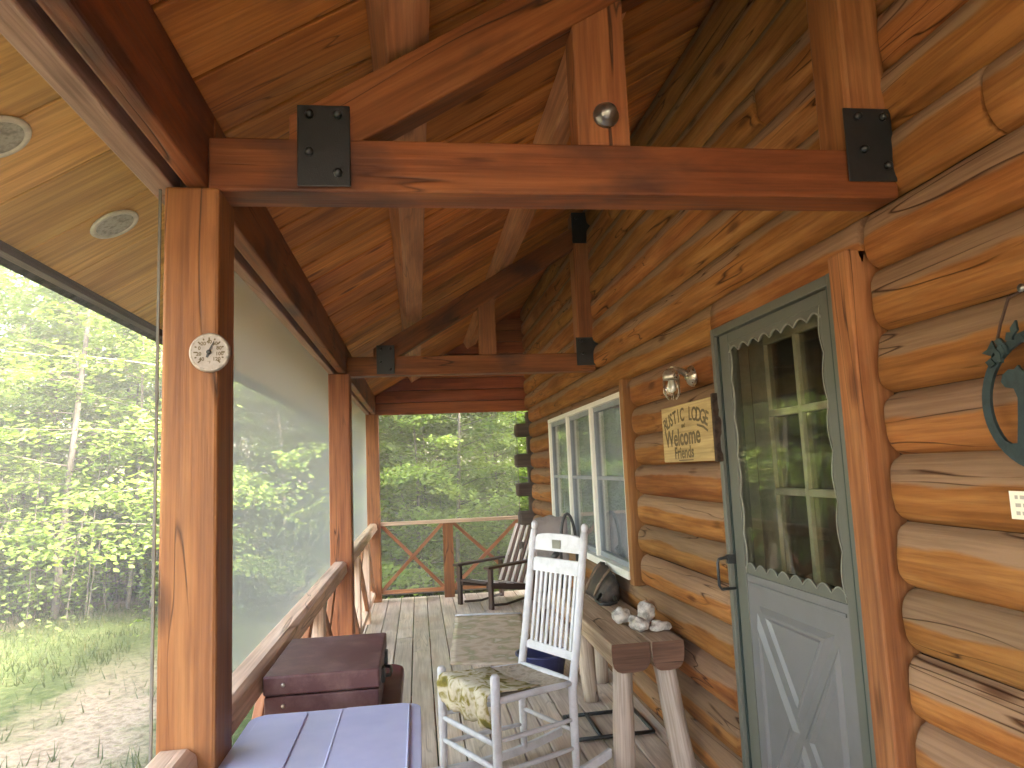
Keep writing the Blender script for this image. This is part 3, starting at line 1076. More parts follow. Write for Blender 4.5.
# purlins: plumb timbers under the boards
def purlin(xl, drop, wd_):
    # square to the roof slope; xl is the lower left edge
    b0 = Vector((xl, 0, ceil_z(xl))) - Vector((0, 0, drop))
    b1 = b0 + sl * wd_
    dp = drop * upn.z - 0.001
    t0, t1 = b0 + upn * dp, b1 + upn * dp
    mb = MB()
    mb.prism([(p.x, Y0, p.z) for p in (b0, b1, t1, t0)], (0, 8.4 - Y0, 0), g_axis='y')
    mb.build('purlin', M['purlin'], roof, bevel=0.005)
purlin(-0.050, 0.112, 0.125)
purlin(0.625, 0.115, 0.125)
# far gable: horizontal boards between the corner post and the log wall
mb = MB()
z = 2.132
while z < 3.5:
    z1 = z + 0.142
    xl = max(-0.60, (z - CB) / CA)
    xr = max(-0.60, (z1 - CB) / CA)
    if xr >= 1.4:
        break
    mb.prism([(xl, 8.455, z), (1.40, 8.455, z), (1.40, 8.455, z1 - 0.006), (xr, 8.455, z1 - 0.006)], (0, 0.03, 0), g_axis='x')
    z = z1
mb.build('gable_boards', M['gable'], roof, bevel=0.006)
mb = MB()
mb.prism([(-0.6, 8.49, 2.14), (1.42, 8.49, 2.14), (1.42, 8.49, ceil_z(1.42)), (-0.6, 8.49, ceil_z(-0.6))], (0, 0.02, 0), g_axis='x')
mb.build('gable_backing', M['chink'], roof)

# ------------------------------------------------------------------ roof trusses
def rivets(mb, pts, y, r=0.011):
    for (x, z) in pts:
        mb.lathe((x, y, z), [(r, 0.0), (r, 0.006), (r * 0.85, 0.012), (r * 0.4, 0.015)], (0, -1, 0), 8)

def truss(Y, kp, label, kp_top, bolt, rx):
    t = thing('roof_truss', label, 'truss', (0.4, Y, 2.13), 0, 'timber roof trusses')
    th = 0.11
    MB().box(-0.476, 1.31, Y + 0.008, Y + 0.008 + th, 2.132, 2.266, 'x').build('tie_beam', M['truss'], t, bevel=0.006)
    # rafter
    a = 0.603
    def rz(x):
        return 2.418 + a * x
    mb = MB()
    d = Vector((1, 0, a)).normalized()
    hh = 0.142
    cx0 = Vector((-0.40, Y + 0.004 + th / 2, rz(-0.40)))
    cx1 = Vector((1.22, Y + 0.004 + th / 2, rz(1.22)))
    mb.beam(cx0, cx1, th - 0.012, hh, (0, 0, 1), cut0=(0, -0.29), cut1=(0, rx[0] + 0.02))
    mb.build('rafter', M['truss'], t, bevel=0.006)
    # short king post and wall post
    MB().box(kp[0], kp[1], Y + 0.016, Y + th - 0.004, 2.267, rz((kp[0] + kp[1]) / 2) - 0.05 if not kp_top else kp_top, 'z').build('king_post', M['post'], t, bevel=0.006)
    MB().box(rx[0], rx[1], Y + 0.002, Y + 0.15, 2.268, 3.33, 'z').build('wall_post', M['post'], t, bevel=0.012)
    # black strap plates
    def plate(x0, x1, z0, z1, bolts):
        p = MB().box(x0, x1, Y - 0.006, Y - 0.0005, z0, z1).build('steel_plate', M['black'], t, bevel=0.002)
        for bp_ in bolts:
            mb = MB()
            rivets(mb, [bp_], Y - 0.006)
            mb.build('bolt_head', M['blackbolt'], p)
    plate(-0.268, -0.143, 2.14, 2.345, [(-0.238, 2.32), (-0.172, 2.32), (-0.24, 2.225), (-0.172, 2.172)])
    plate(rx[0] - 0.018, rx[1] - 0.004, 2.172, 2.378, [(rx[0] + 0.02, 2.352), (rx[1] - 0.03, 2.352), (rx[0] + 0.03, 2.26), (rx[1] - 0.03, 2.215)])
    plate(rx[0] - 0.005, rx[1] + 0.01, 3.09, 3.325, [(rx[0] + 0.03, 3.28), (rx[1] - 0.03, 3.14)])
    if bolt:
        mb = MB()
        mb.lathe((bolt[0], Y + 0.014, bolt[1]), [(0.034, 0), (0.034, 0.006), (0.03, 0.012), (0.026, 0.016), (0.024, 0.026), (0.017, 0.035), (0.006, 0.039)], (0, -1, 0), 18)
        mb.build('round_bolt', M['bolt'], t)
truss(Y_T1, (0.430, 0.570), 'nearest roof truss with a silver bolt in its centre post', 2.78, (0.506, 2.347), (1.178, 1.302))
truss(Y_T2, (0.462, 0.585), 'second roof truss standing over the middle porch post', None, None, (1.185, 1.34))

# ------------------------------------------------------------------ soffit vents
def vent(x, y, label):
    c = Vector((x, y, ceil_z(x)))
    nrm = -upn
    t = thing('soffit_vent', label, 'soffit vent', tuple(c), 0, 'round vents in the soffit')
    MB().lathe(c, [(0.045, 0.001), (0.062, 0.002), (0.066, 0.006), (0.063, 0.010), (0.052, 0.010), (0.050, 0.006)], nrm, 32).build('rim', M['ventface'], t)
    MB().lathe(c, [(0.0505, 0.0015), (0.0505, 0.0085)], nrm, 32, smooth=False).build('mesh_disc', M['ventmesh'], t)
vent(-0.812, 2.008, 'pale round soffit vent just beside the nearest porch post')
vent(-0.826, 1.478, 'pale round soffit vent cut by the left edge of the photo')

# ------------------------------------------------------------------ railings
def lattice(mb_fn, p0, p1, z0, z1, t, n):
    """n crossed panels between p0 and p1; returns list of (a,b) brace ends"""
    out = []
    for i in range(n):
        a = Vector(p0).lerp(Vector(p1), i / n)
        b = Vector(p0).lerp(Vector(p1), (i + 1) / n)
        out.append((Vector((a.x, a.y, z0)), Vector((b.x, b.y, z1))))
        out.append((Vector((a.x, a.y, z1)), Vector((b.x, b.y, z0))))
    return out

def side_rail(y0, y1, n, label):
    t = thing('railing', label, 'railing', (-0.535, y0, 0), 0, 'porch railings with crossed braces')
    mb = MB()
    # top rail: flattened pole with eased edges
    sec = [(-0.578, 0.815), (-0.574, 0.868), (-0.558, 0.884), (-0.503, 0.884), (-0.484, 0.870), (-0.478, 0.815), (-0.486, 0.802), (-0.57, 0.802)]
    mb.prism([(x, y0 + 0.002, z) for x, z in sec], (0, y1 - y0 - 0.004, 0), g_axis='y')
    mb.build('top_rail', M['rail'], t, bevel=0.004)
    MB().box(-0.57, -0.51, y0 + 0.002, y1 - 0.002, 0.07, 0.13, 'y').build('bottom_rail', M['rail'], t, bevel=0.006)
    for i, (a, b) in enumerate(lattice(None, (-0.54, y0 + 0.04, 0), (-0.54, y1 - 0.04, 0), 0.13, 0.80, 0, n)):
        off = 0.018 if i % 2 else -0.018
        a = a + Vector((off, 0, 0))
        b = b + Vector((off, 0, 0))
        MB().beam(a, b, 0.034, 0.062, (0, 0, 1)).build('brace', M['brace'], t, bevel=0.005)
    for i in range(1, n):
        y = y0 + (y1 - y0) * i / n
        MB().box(-0.585, -0.495, y - 0.045, y + 0.045, 0.0, 0.801, 'z').build('baluster_post', M['rail'], t, bevel=0.006)
side_rail(Y0, 1.68, 2, 'short piece of railing at the lower left, before the nearest porch post')
side_rail(1.826, 4.904, 3, 'railing beside the maroon chest, ending at the middle porch post')
side_rail(5.051, 8.399, 3, 'railing running from the middle porch post to the far corner post')
t = thing('railing', 'end railing across the far end with thin rails and two crosses', 'railing', (0.3, 8.47, 0), 0, 'porch railings with crossed braces')
MB().box(-0.446, 1.18, 8.45, 8.53, 0.845, 0.885, 'x').build('top_rail', M['rail'], t, bevel=0.006)
MB().box(-0.446, 0.268, 8.465, 8.51, 0.075, 0.115, 'x').build('bottom_rail', M['brace'], t, bevel=0.005)
MB().box(0.389, 1.18, 8.465, 8.51, 0.075, 0.115, 'x').build('bottom_rail', M['brace'], t, bevel=0.005)
MB().box(0.27, 0.387, 8.44, 8.54, 0.0, 0.844, 'z').build('center_post', M['post'], t, bevel=0.006)
for x0, x1 in ((-0.44, 0.272), (0.385, 1.17)):
    MB().beam((x0, 8.475, 0.11), (x1, 8.475, 0.85), 0.03, 0.04, (0, 0, 1)).build('brace', M['brace'], t, bevel=0.004)
    MB().beam((x0, 8.508, 0.85), (x1, 8.508, 0.11), 0.03, 0.04, (0, 0, 1)).build('brace', M['brace'], t, bevel=0.004)

# ------------------------------------------------------------------ insect screens
def screen(p0, p1, z0, z1, label, mat):
    p0, p1 = Vector(p0), Vector(p1)
    d = (p1 - p0).normalized()
    t = thing('insect_screen', label, 'insect screen', (p0.x, p0.y, z0), 0, 'insect screens around the porch')
    mb = MB()
    mb.add([(p0.x, p0.y, z0), (p1.x, p1.y, z0), (p1.x, p1.y, z1), (p0.x, p0.y, z1)], [(0, 1, 2, 3)])
    mb.build('mesh_sheet', mat, t, recalc=False)
    mb = MB()
    fr = 0.008
    mb.beam((p0.x, p0.y, z0), (p1.x, p1.y, z0), 0.007, 0.010)
    mb.beam((p0.x, p0.y, z1), (p1.x, p1.y, z1), 0.007, 0.010)
    for p in (p0 + d * 0.008, p1 - d * 0.008):
        mb.beam((p.x, p.y, z0 + 0.008), (p.x, p.y, z1 - 0.008), 0.006, 0.005, d)
    mb.build('spline_frame', M['spline'], t)
SX = -0.590
screen((SX, Y0, 0), (SX, 1.72, 0), 0.82, 2.15, 'insect screen in the wide opening left of the nearest porch post', M['screennear'])
screen((SX, 1.80, 0), (SX, 4.93, 0), 0.82, 2.15, 'hazy grey insect screen between the nearest and middle porch posts', M['screen'])
screen((SX, 5.03, 0), (SX, 8.42, 0), 0.82, 2.15, 'grey insect screen between the middle porch post and far corner post', M['screendim'])
screen((-0.455, 8.565, 0), (1.21, 8.565, 0), 0.05, 2.14, 'pale insect screen closing the far end of the porch', M['screenfar'])

# ------------------------------------------------------------------ thermometer on the nearest post
c = Vector((-0.462, 1.679, 1.739))
t = thing('thermometer', 'small round dial thermometer with a black needle, fixed to the nearest post', 'thermometer', tuple(c))
MB().lathe(c, [(0.030, 0.0), (0.043, 0.003), (0.0455, 0.010), (0.044, 0.016), (0.0405, 0.0185), (0.038, 0.0165)], (0, -1, 0), 36).build('rim', M['pewter'], t)
MB().lathe(c, [(0.0378, 0.012), (0.0378, 0.0170)], (0, -1, 0), 36, smooth=False).build('dial', M['dial'], t)
mb = MB()
yy = c.y - 0.0176
for i in range(13):
    an = R(-135 + 270 * i / 12)
    p = Vector((math.sin(an), 0, math.cos(an)))
    s_ = Vector((math.cos(an), 0, -math.sin(an)))
    L_ = 0.008 if i % 2 == 0 else 0.0045
    q = c + p * 0.034
    q.y = yy
    wd_ = 0.0016
    mb.add([q - s_ * wd_, q + s_ * wd_, q + s_ * wd_ - p * L_, q - s_ * wd_ - p * L_], [(0, 1, 2, 3)])
for i, tx in enumerate(('40', '20', '0', '20', '40', '60', '80', '100', '120')):
    an = R(-135 + 270 * i / 8)
    vs, fs = text_geo(tx, 0.0115, 0.0, 0.03)
    q = c + Vector((math.sin(an), 0, math.cos(an))) * 0.023
    mb.add([Vector((q.x + v.x, yy, q.z + v.y - 0.003)) for v in vs], fs)
vs, fs = text_geo('°F', 0.009)
mb.add([Vector((c.x + v.x, yy, c.z - 0.026 + v.y)) for v in vs], fs)
mb.build('dial_marks', M['ink'], t, recalc=False)
mb = MB()
tip = c + Vector((0.0105, 0, 0.026))
tail = c + Vector((-0.005, 0, -0.012))
sd = Vector((0.026, 0, -0.0105)).normalized()
pts = [tip, c + sd * 0.0034, tail + sd * 0.002, tail - sd * 0.002, c - sd * 0.0034]
mb.prism([(p.x, yy - 0.002, p.z) for p in pts], (0, 0.0015, 0))
mb.lathe((c.x, yy - 0.0021, c.z), [(0.0055, 0), (0.0055, 0.002), (0.003, 0.0035)], (0, -1, 0), 12)
mb.build('needle', M['black'], t)

# ------------------------------------------------------------------ wall lamp
t = thing('wall_lamp', 'small metal wall lamp with a glass jar above the welcome sign', 'lamp', (1.255, 3.17, 1.83))
MB().lathe((1.262, 3.17, 1.845), [(0.05, 0), (0.05, 0.01), (0.042, 0.022), (0.022, 0.03), (0.016, 0.04)], (-1, 0, 0), 22).build('backplate', M['lampmetal'], t)
MB().tube([(1.235, 3.17, 1.85), (1.205, 3.165, 1.868), (1.175, 3.155, 1.876), (1.15, 3.148, 1.872)], [0.016, 0.014, 0.014, 0.018], 12).build('arm', M['lampmetal'], t)
MB().lathe((1.142, 3.145, 1.826), [(0.037, 0.0), (0.039, 0.012), (0.037, 0.03), (0.028, 0.044), (0.018, 0.052), (0.008, 0.056)], (0, 0, 1), 22).build('cap', M['lampmetal'], t)
jar = MB().lathe((1.142, 3.145, 1.737), [(0.010, 0.0), (0.026, 0.004), (0.034, 0.016), (0.036, 0.04), (0.036, 0.075), (0.033, 0.089)], (0, 0, 1), 22).build('glass_jar', M['jar'], t)
MB().lathe((1.142, 3.145, 1.766), [(0.004, 0.0), (0.017, 0.008), (0.022, 0.022), (0.017, 0.042), (0.012, 0.058)], (0, 0, 1), 16).build('bulb', M['bulb'], t)
mb = MB()
for k in range(6):
    an = k * PI / 3
    ca, sa = math.cos(an), math.sin(an)
    mb.tube([(1.142 + 0.0385 * ca, 3.145 + 0.0385 * sa, 1.825), (1.142 + 0.0395 * ca, 3.145 + 0.0395 * sa, 1.765), (1.142 + 0.02 * ca, 3.145 + 0.02 * sa, 1.734)], 0.0018, 5)
mb.build('wire_guard', M['lampmetal'], t)

t.location.x += 0.035
# ------------------------------------------------------------------ welcome sign
SY0, SY1, SZ0, SZ1 = 2.86, 3.475, 1.445, 1.716
t = thing('welcome_sign', 'yellow wooden plaque with hand painted welcome lettering and a bark edge', 'sign', (1.24, 3.17, 1.445))
MB().box(1.206, 1.232, SY0, SY1, SZ0, SZ1, 'y').build('board', M['sign'], t, bevel=0.004)
mb = MB()
pts = []
for i in range(13):
    z = SZ0 - 0.004 + (SZ1 - SZ0 + 0.018) * i / 12
    pts.append((1.2065, SY0 - 0.004 - 0.016 - 0.032 * max(0, noise.noise(Vector((i * 0.55, 2.2, 1.0))) + 0.35) * math.sin(PI * min(1, (i + 1.5) / 13)), z))
mb.prism(pts + [(1.2065, SY0 - 0.0005, SZ1 + 0.012), (1.2065, SY0 - 0.0005, SZ0 - 0.004)], (0.03, 0, 0))
mb.build('bark_edge', M['bark'], t, bevel=0.004)
mb = MB()
fx = 1.2052
cyy, czz = (SY0 + SY1) / 2, 1.452
def put(txt, size, cy_, cz_, ang=0.0, sq=1.0):
    vs, fs = text_geo(txt, size, 0.0006, 0.022)
    ca, sa = math.cos(ang), math.sin(ang)
    mb.add([Vector((fx - v.z * 0.5, cy_ - (v.x * sq * ca - v.y * sa), cz_ + (v.x * sq * sa + v.y * ca))) for v in vs], fs)
word = 'RUSTIC LODGE'
Rr = 0.36
for i, ch in enumerate(word):
    an = R(36 - 72 * i / (len(word) - 1))
    if ch != ' ':
        put(ch, 0.088, cyy + 1.16 * math.sin(an) * Rr, 1.455 + Rr * math.cos(an) * 0.505, an * 0.6, 0.9)
put('and', 0.03, cyy + 0.02, 1.606)
put('Welcome', 0.112, cyy + 0.045, 1.525, 0.02, 1.0)
put('Friends', 0.078, cyy + 0.03, 1.464, 0.02, 1.05)
# arrow-like stroke on the right, rule underneath
mb.prism([(fx, SY0 + 0.16, 1.612), (fx, SY0 + 0.09, 1.600), (fx, SY0 + 0.04, 1.578), (fx, SY0 + 0.045, 1.570), (fx, SY0 + 0.095, 1.590), (fx, SY0 + 0.16, 1.603)], (-0.0006, 0, 0))
mb.prism([(fx, cyy + 0.10, 1.456), (fx, cyy - 0.08, 1.456), (fx, cyy - 0.08, 1.4505), (fx, cyy + 0.10, 1.4505)], (-0.0006, 0, 0))
mb.build('lettering', M['ink'], t, recalc=False)

t.location.x += 0.03
# ------------------------------------------------------------------ hanging bear ornament (right edge)
OC = Vector((1.222, 1.272, 1.543))
t = thing('hanging_ornament', 'dark green iron ring ornament with a bear silhouette, hung on a wire', 'ornament', tuple(OC))
mb = MB()
ry, rz_ = 0.155, 0.148
outer, innr = [], []
for i in range(49):
    an = 2 * PI * i / 48
    low = max(0.0, -math.sin(an))
    outer.append(Vector((OC.x, OC.y + ry * math.cos(an), OC.z + rz_ * math.sin(an))))
    innr.append(Vector((OC.x, OC.y + (ry - 0.022) * math.cos(an), OC.z + max((rz_ - 0.02) * math.sin(an), -0.085))))
vs, fs = [], []
for i in range(49):
    vs += [outer[i], innr[i], outer[i] + Vector((0.008, 0, 0)), innr[i] + Vector((0.008, 0, 0))]
for i in range(48):
    a, b = i * 4, i * 4 + 4
    fs += [(a, b, b + 1, a + 1), (a + 2, a + 3, b + 3, b + 2), (a, a + 2, b + 2, b), (a + 1, b + 1, b + 3, a + 3)]
mb.add(vs, fs)
# leafy boughs along the top of the ring
rnd_ = random.Random(5)
for i in range(46):
    an = R(38 + 104 * rnd_.random()) if i % 3 else R(130 + 25 * rnd_.random())
    p = OC + Vector((-0.002, ry * math.cos(an), rz_ * math.sin(an)))
    da = rnd_.uniform(0, 2 * PI)
    l_, w_ = rnd_.uniform(0.018, 0.034), rnd_.uniform(0.007, 0.012)
    d_ = Vector((0, math.cos(da), math.sin(da)))
    s_ = Vector((0, -d_.z, d_.y))
    mb.prism([p - d_ * 0.006, p + d_ * l_ * 0.4 + s_ * w_, p + d_ * l_, p + d_ * l_ * 0.4 - s_ * w_], (rnd_.uniform(-0.008, 0.0), 0, 0))
mb.build('ring', M['bearsteel'], t)
mb = MB()
bear = [(0.075, -0.09), (0.066, -0.035), (0.060, 0.01), (0.067, 0.03), (0.088, 0.035), (0.098, 0.048), (0.092, 0.062), (0.075, 0.072), (0.06, 0.07),
        (0.05, 0.078), (0.042, 0.066), (0.02, 0.052), (-0.03, 0.046), (-0.075, 0.03), (-0.09, -0.01), (-0.085, -0.09), (-0.05, -0.09), (-0.05, -0.04),
        (-0.01, -0.03), (0.03, -0.035), (0.04, -0.09)]
mb.prism([(OC.x + 0.001, OC.y + a, OC.z + b) for a, b in bear], (0.006, 0, 0))
mb.build('bear_silhouette', M['bearsteel'], t)
mb = MB()
mb.tube([OC + Vector((0, 0.105, 0.108)), OC + Vector((-0.004, 0.075, 0.17)), OC + Vector((-0.002, 0.048, 0.222)), OC + Vector((0.012, 0.025, 0.232)), OC + Vector((0.012, 0.0, 0.234))], 0.0032, 7)
mb.tube([OC + Vector((0, -0.105, 0.108)), OC + Vector((-0.004, -0.07, 0.17)), OC + Vector((-0.002, -0.03, 0.222)), OC + Vector((0.012, 0.0, 0.234))], 0.0032, 7)
mb.build('hanging_wire', M['wire'], t)
MB().lathe(OC + Vector((0.036, 0.02, 0.236)), [(0.006, 0), (0.006, 0.03), (0.009, 0.031), (0.009, 0.034)], (-1, 0, 0), 10).build('hook_nail', M['bolt'], t)

t.location.x += 0.03
# small printed card
t = thing('wall_card', 'small cream card tacked to the log under the bear ornament', 'card', (1.24, 1.35, 1.298))
MB().box(1.2375, 1.2395, 1.285, 1.406, 1.296, 1.356, 'y').build('card_sheet', M['cream'], t)
mb = MB()
rnd_ = random.Random(3)
for r_, zz in enumerate((1.343, 1.326, 1.309)):
    yy = 1.392
    while yy > 1.30:
        l_ = rnd_.uniform(0.006, 0.016)
        mb.add([(1.2372, yy, zz + 0.004), (1.2372, yy - l_, zz + 0.004), (1.2372, yy - l_, zz - 0.004), (1.2372, yy, zz - 0.004)], [(0, 1, 2, 3)])
        yy -= l_ + 0.005
mb.build('faint_print', M['cardink'], t, recalc=False)
t.location.x += 0.035


# ------------------------------------------------------------------ white rocking chair
f = Vector((-0.89, -0.46, 0)).normalized()
rc = Vector((0.386, 3.457, 0))
t = thing('rocking_chair', 'white slat back wooden rocking chair with a leaf print seat', 'rocking chair', tuple(rc), math.atan2(f.y, f.x))
RL = 0.055  # leg foot height above the deck (on the rockers)
def seg(name, pts, r, n=10, mat='white'):
    return MB().tube(pts, r, n).build(name, M[mat], t, local=True)
fl = {1: Vector((0.215, 0.235, 0)), -1: Vector((0.215, -0.235, 0))}
rl = {1: Vector((-0.232, 0.205, 0)), -1: Vector((-0.232, -0.205, 0))}
def back_x(z):
    return -0.237 - max(0, z - 0.42) * 0.165
for s_ in (1, -1):
    top = 0.575 if s_ == 1 else 0.52
    p = fl[s_]
    seg('front_leg', [p + Vector((0, 0, RL - 0.01)), p + Vector((0, 0, 0.14)), p + Vector((0, 0, 0.3)), p + Vector((0, 0, top - 0.012)), p + Vector((0, 0, top))], [0.016, 0.019, 0.021, 0.021, 0.013])
    p = rl[s_]
    pts = [Vector((p.x, p.y, RL - 0.01)), Vector((p.x, p.y, 0.2)), Vector((p.x, p.y, 0.42))]
    rr = [0.016, 0.02, 0.021]
    for z in (0.6, 0.85, 1.08, 1.12):
        pts.append(Vector((back_x(z), p.y, z)))
        rr.append(0.020 if z < 1.1 else 0.017)
    for z, r_ in ((1.122, 0.012), (1.134, 0.016), (1.148, 0.018), (1.160, 0.014), (1.167, 0.005)):
        pts.append(Vector((back_x(z), p.y, z)))
        rr.append(r_)
    seg('back_post', pts, rr)
    # rocker runner
    mb = MB()
    up_, lo_ = [], []
    for i in range(25):
        u = -0.46 + 0.86 * i / 24
        yy = p.y + (fl[s_].y - p.y) * (u + 0.215) / 0.43
        z = 0.010 + 0.22 * u * u
        lo_.append(Vector((u, yy, z)))
        up_.append(Vector((u, yy, z + 0.042)))
    vs, fs = [], []
    for a, b in zip(lo_, up_):
        for q in (-0.011, 0.011):
            vs += [a + Vector((0, q, 0)), b + Vector((0, q, 0))]
    for i in range(24):
        o = i * 4
        fs += [(o, o + 1, o + 5, o + 4), (o + 2, o + 6, o + 7, o + 3), (o + 1, o + 3, o + 7, o + 5), (o, o + 4, o + 6, o + 2)]
    fs += [(0, 2, 3, 1), (96, 97, 99, 98)]
    mb.add(vs, fs)
    mb.build('rocker', M['white'], t, local=True, bevel=0.004)
# seat rails and stretchers
def rung(name, a, b, r=0.0105):
    m_ = a.lerp(b, 0.5)
    MB().tube([a, a.lerp(b, 0.2), m_, a.lerp(b, 0.8), b], [r * 0.8, r, r * 1.12, r, r * 0.8], 9).build(name, M['white'], t, local=True)
Z = lambda p, z: Vector((p.x, p.y, z))
rung('seat_rail', Z(fl[1], 0.475), Z(fl[-1], 0.475), 0.015)
rung('seat_rail', Z(rl[1], 0.455), Z(rl[-1], 0.455), 0.014)
for s_ in (1, -1):
    rung('seat_rail', Z(fl[s_], 0.465), Z(rl[s_], 0.445), 0.014)
    rung('stretcher', Z(fl[s_], 0.30), Z(rl[s_], 0.285))
    rung('stretcher', Z(fl[s_], 0.17), Z(rl[s_], 0.16))
rung('stretcher', Z(fl[1], 0.285), Z(fl[-1], 0.285), 0.0125)
rung('stretcher', Z(fl[1], 0.185), Z(fl[-1], 0.185), 0.0125)
rung('stretcher', Z(rl[1], 0.235), Z(rl[-1], 0.235))
# woven seat, sagging
mb = MB()
vs, fs = [], []
n1 = 18
for i in range(n1 + 1):
    u = i / n1
    for j in range(n1 + 1):
        v = j / n1
        hw = 0.228 + (0.195 - 0.228) * u
        x = 0.215 - 0.455 * u
        z = 0.478 - 0.022 * u - 0.028 * math.sin(PI * u) * math.sin(PI * v) + 0.0015 * ((i + j) % 2)
        vs.append((x, -hw + 2 * hw * v, z))
m_ = len(vs)
vs += [(a, b, c_ - 0.02) for a, b, c_ in vs]
for i in range(n1):
    for j in range(n1):
        a = i * (n1 + 1) + j
        fs.append((a, a + 1, a + n1 + 2, a + n1 + 1))
        fs.append((a + m_, a + m_ + n1 + 1, a + m_ + n1 + 2, a + m_ + 1))
mb.add(vs, fs, smooth=True)
mb.build('woven_seat', M['seatweave'], t, local=True)
# leaf print cloth tied over the front of the seat
mb = MB()
vs, fs = [], []
prof = [(-0.04, 0.470), (0.08, 0.476), (0.17, 0.486), (0.222, 0.492), (0.241, 0.482), (0.244, 0.455), (0.241, 0.425), (0.236, 0.395), (0.230, 0.37), (0.224, 0.35)]
nn = 22
for i, (x, z) in enumerate(prof):
    for j in range(nn + 1):
        v = j / nn
        y = -0.208 + 0.416 * v
        dz = 0.0
        dx = 0.004 * math.sin(j * 1.1)
        if i > 4:
            dx += 0.010 * math.sin(j * 0.9 + i * 0.4)
        if i == len(prof) - 1:
            dz = 0.028 * noise.noise(Vector((j * 0.5, 1.3, 0)))
        if x < 0.17:
            dz += -0.016 * math.sin(PI * v) * min(1, (0.215 - x) / 0.2)
        vs.append((x + dx, y, z + dz))
for i in range(len(prof) - 1):
    for j in range(nn):
        a = i * (nn + 1) + j
        fs.append((a, a + 1, a + nn + 2, a + nn + 1))
mb.add(vs, fs, smooth=True)
o = mb.build('seat_cloth', M['camo'], t, local=True, recalc=False)
md = o.modifiers.new('thick', 'SOLIDIFY')
md.thickness = 0.006
# back: three rails and nine slats
def back_rail(name, z0, z1, arch, th=0.016):
    mb = MB()
    pts = []
    hw = 0.196
    for i in range(17):
        v = -hw + 2 * hw * i / 16
        pts.append(Vector((back_x(z0), v, z0)))
    for i in range(16, -1, -1):
        v = -hw + 2 * hw * i / 16
        q = abs(v) / hw
        z = z1 + arch * (1 - q ** 4) - (0.0 if q < 0.93 else 0.01)
        pts.append(Vector((back_x(z), v, z)))
    mb.prism(pts, (-th, 0, 0))
    return mb.build(name, M['white'], t, local=True, bevel=0.003)
tr_ = back_rail('crest_rail', 1.02, 1.09, 0.018)
MB().box(back_x(1.055) - 0.001, back_x(1.055) + 0.0075, -0.032, 0.032, 1.035, 1.078).build('crest_badge', M['pewter'] if False else M['trimwhite'], tr_, local=True, bevel=0.002)
back_rail('back_rail', 0.915, 0.985, 0.0)
back_rail('back_rail', 0.535, 0.575, 0.0)
for i in range(9):
    v = -0.155 + 0.31 * i / 8
    mb = MB()
    mb.beam((back_x(0.56) - 0.008, v, 0.56), (back_x(0.93) - 0.008, v, 0.93), 0.019, 0.009, (1, 0, 0))
    mb.build('back_slat', M['white'], t, local=True, bevel=0.003)

# ------------------------------------------------------------------ log bench
t = thing('log_bench', 'rustic bench of two thick split logs on pale log legs', 'bench', (1.07, 4.1, 0))
def slab(x0, x1, y0, y1, seed):
    mb = MB()
    nseg = 16
    vs, fs, g = [], [], []
    prof = []
    w_ = (x1 - x0) / 2
    for k in range(11):
        an = PI + PI * k / 10
        prof.append((math.copysign(abs(math.cos(an)) ** 0.55, math.cos(an)) * w_, -0.03 - abs(math.sin(an)) ** 0.6 * 0.105))
    prof = [(-w_ * 0.97, 0.0)] + prof + [(w_ * 0.97, 0.0)]
    m_ = len(prof)
    for i in range(nseg + 1):
        y = y0 + (y1 - y0) * i / nseg
        for k, (px_, pz_) in enumerate(prof):
            s_ = 1 + 0.07 * noise.noise(Vector((y * 2.2 + seed, px_ * 6, pz_ * 6)))
            vs.append(((x0 + x1) / 2 + px_ * s_, y, 0.603 + (pz_ * s_ if pz_ < -0.01 else 0.003 * noise.noise(Vector((y * 3, px_ * 9, seed))))))
            g.append((y, px_, pz_))
    for i in range(nseg):
        for k in range(m_):
            k2 = (k + 1) % m_
            fs.append((i * m_ + k, i * m_ + k2, (i + 1) * m_ + k2, (i + 1) * m_ + k))
    mb.add(vs, fs, g)
    mb.build('split_log_top', M['slab'], t, bevel=0.005)
    mb = MB()
    mb.prism([(v[0] * 0.985 + (x0 + x1) / 2 * 0.015, y0 - 0.0015, v[2] * 0.985 + 0.56 * 0.015) for v in vs[:m_]], (0, 0.001, 0))
    mb.build('sawn_end', M['slabend'], t)
slab(0.885, 1.075, 3.385, 4.98, 1.0)
slab(1.078, 1.238, 3.375, 4.97, 5.0)
def bleg(a, b, r0, r1):
    a, b = Vector(a), Vector(b)
    MB().tube([a.lerp(b, i / 7) for i in range(8)], [r0 + (r1 - r0) * i / 7 for i in range(8)], 14, wob=0.16).build('leg', M['driftleg'], t)
bleg((0.968, 3.52, 0.53), (0.945, 3.49, 0.0), 0.047, 0.052)
bleg((1.165, 3.50, 0.53), (1.205, 3.38, 0.0), 0.050, 0.056)
bleg((0.975, 4.42, 0.53), (1.03, 4.50, 0.0), 0.055, 0.045)
bleg((1.16, 4.75, 0.53), (1.19, 4.86, 0.0), 0.05, 0.05)

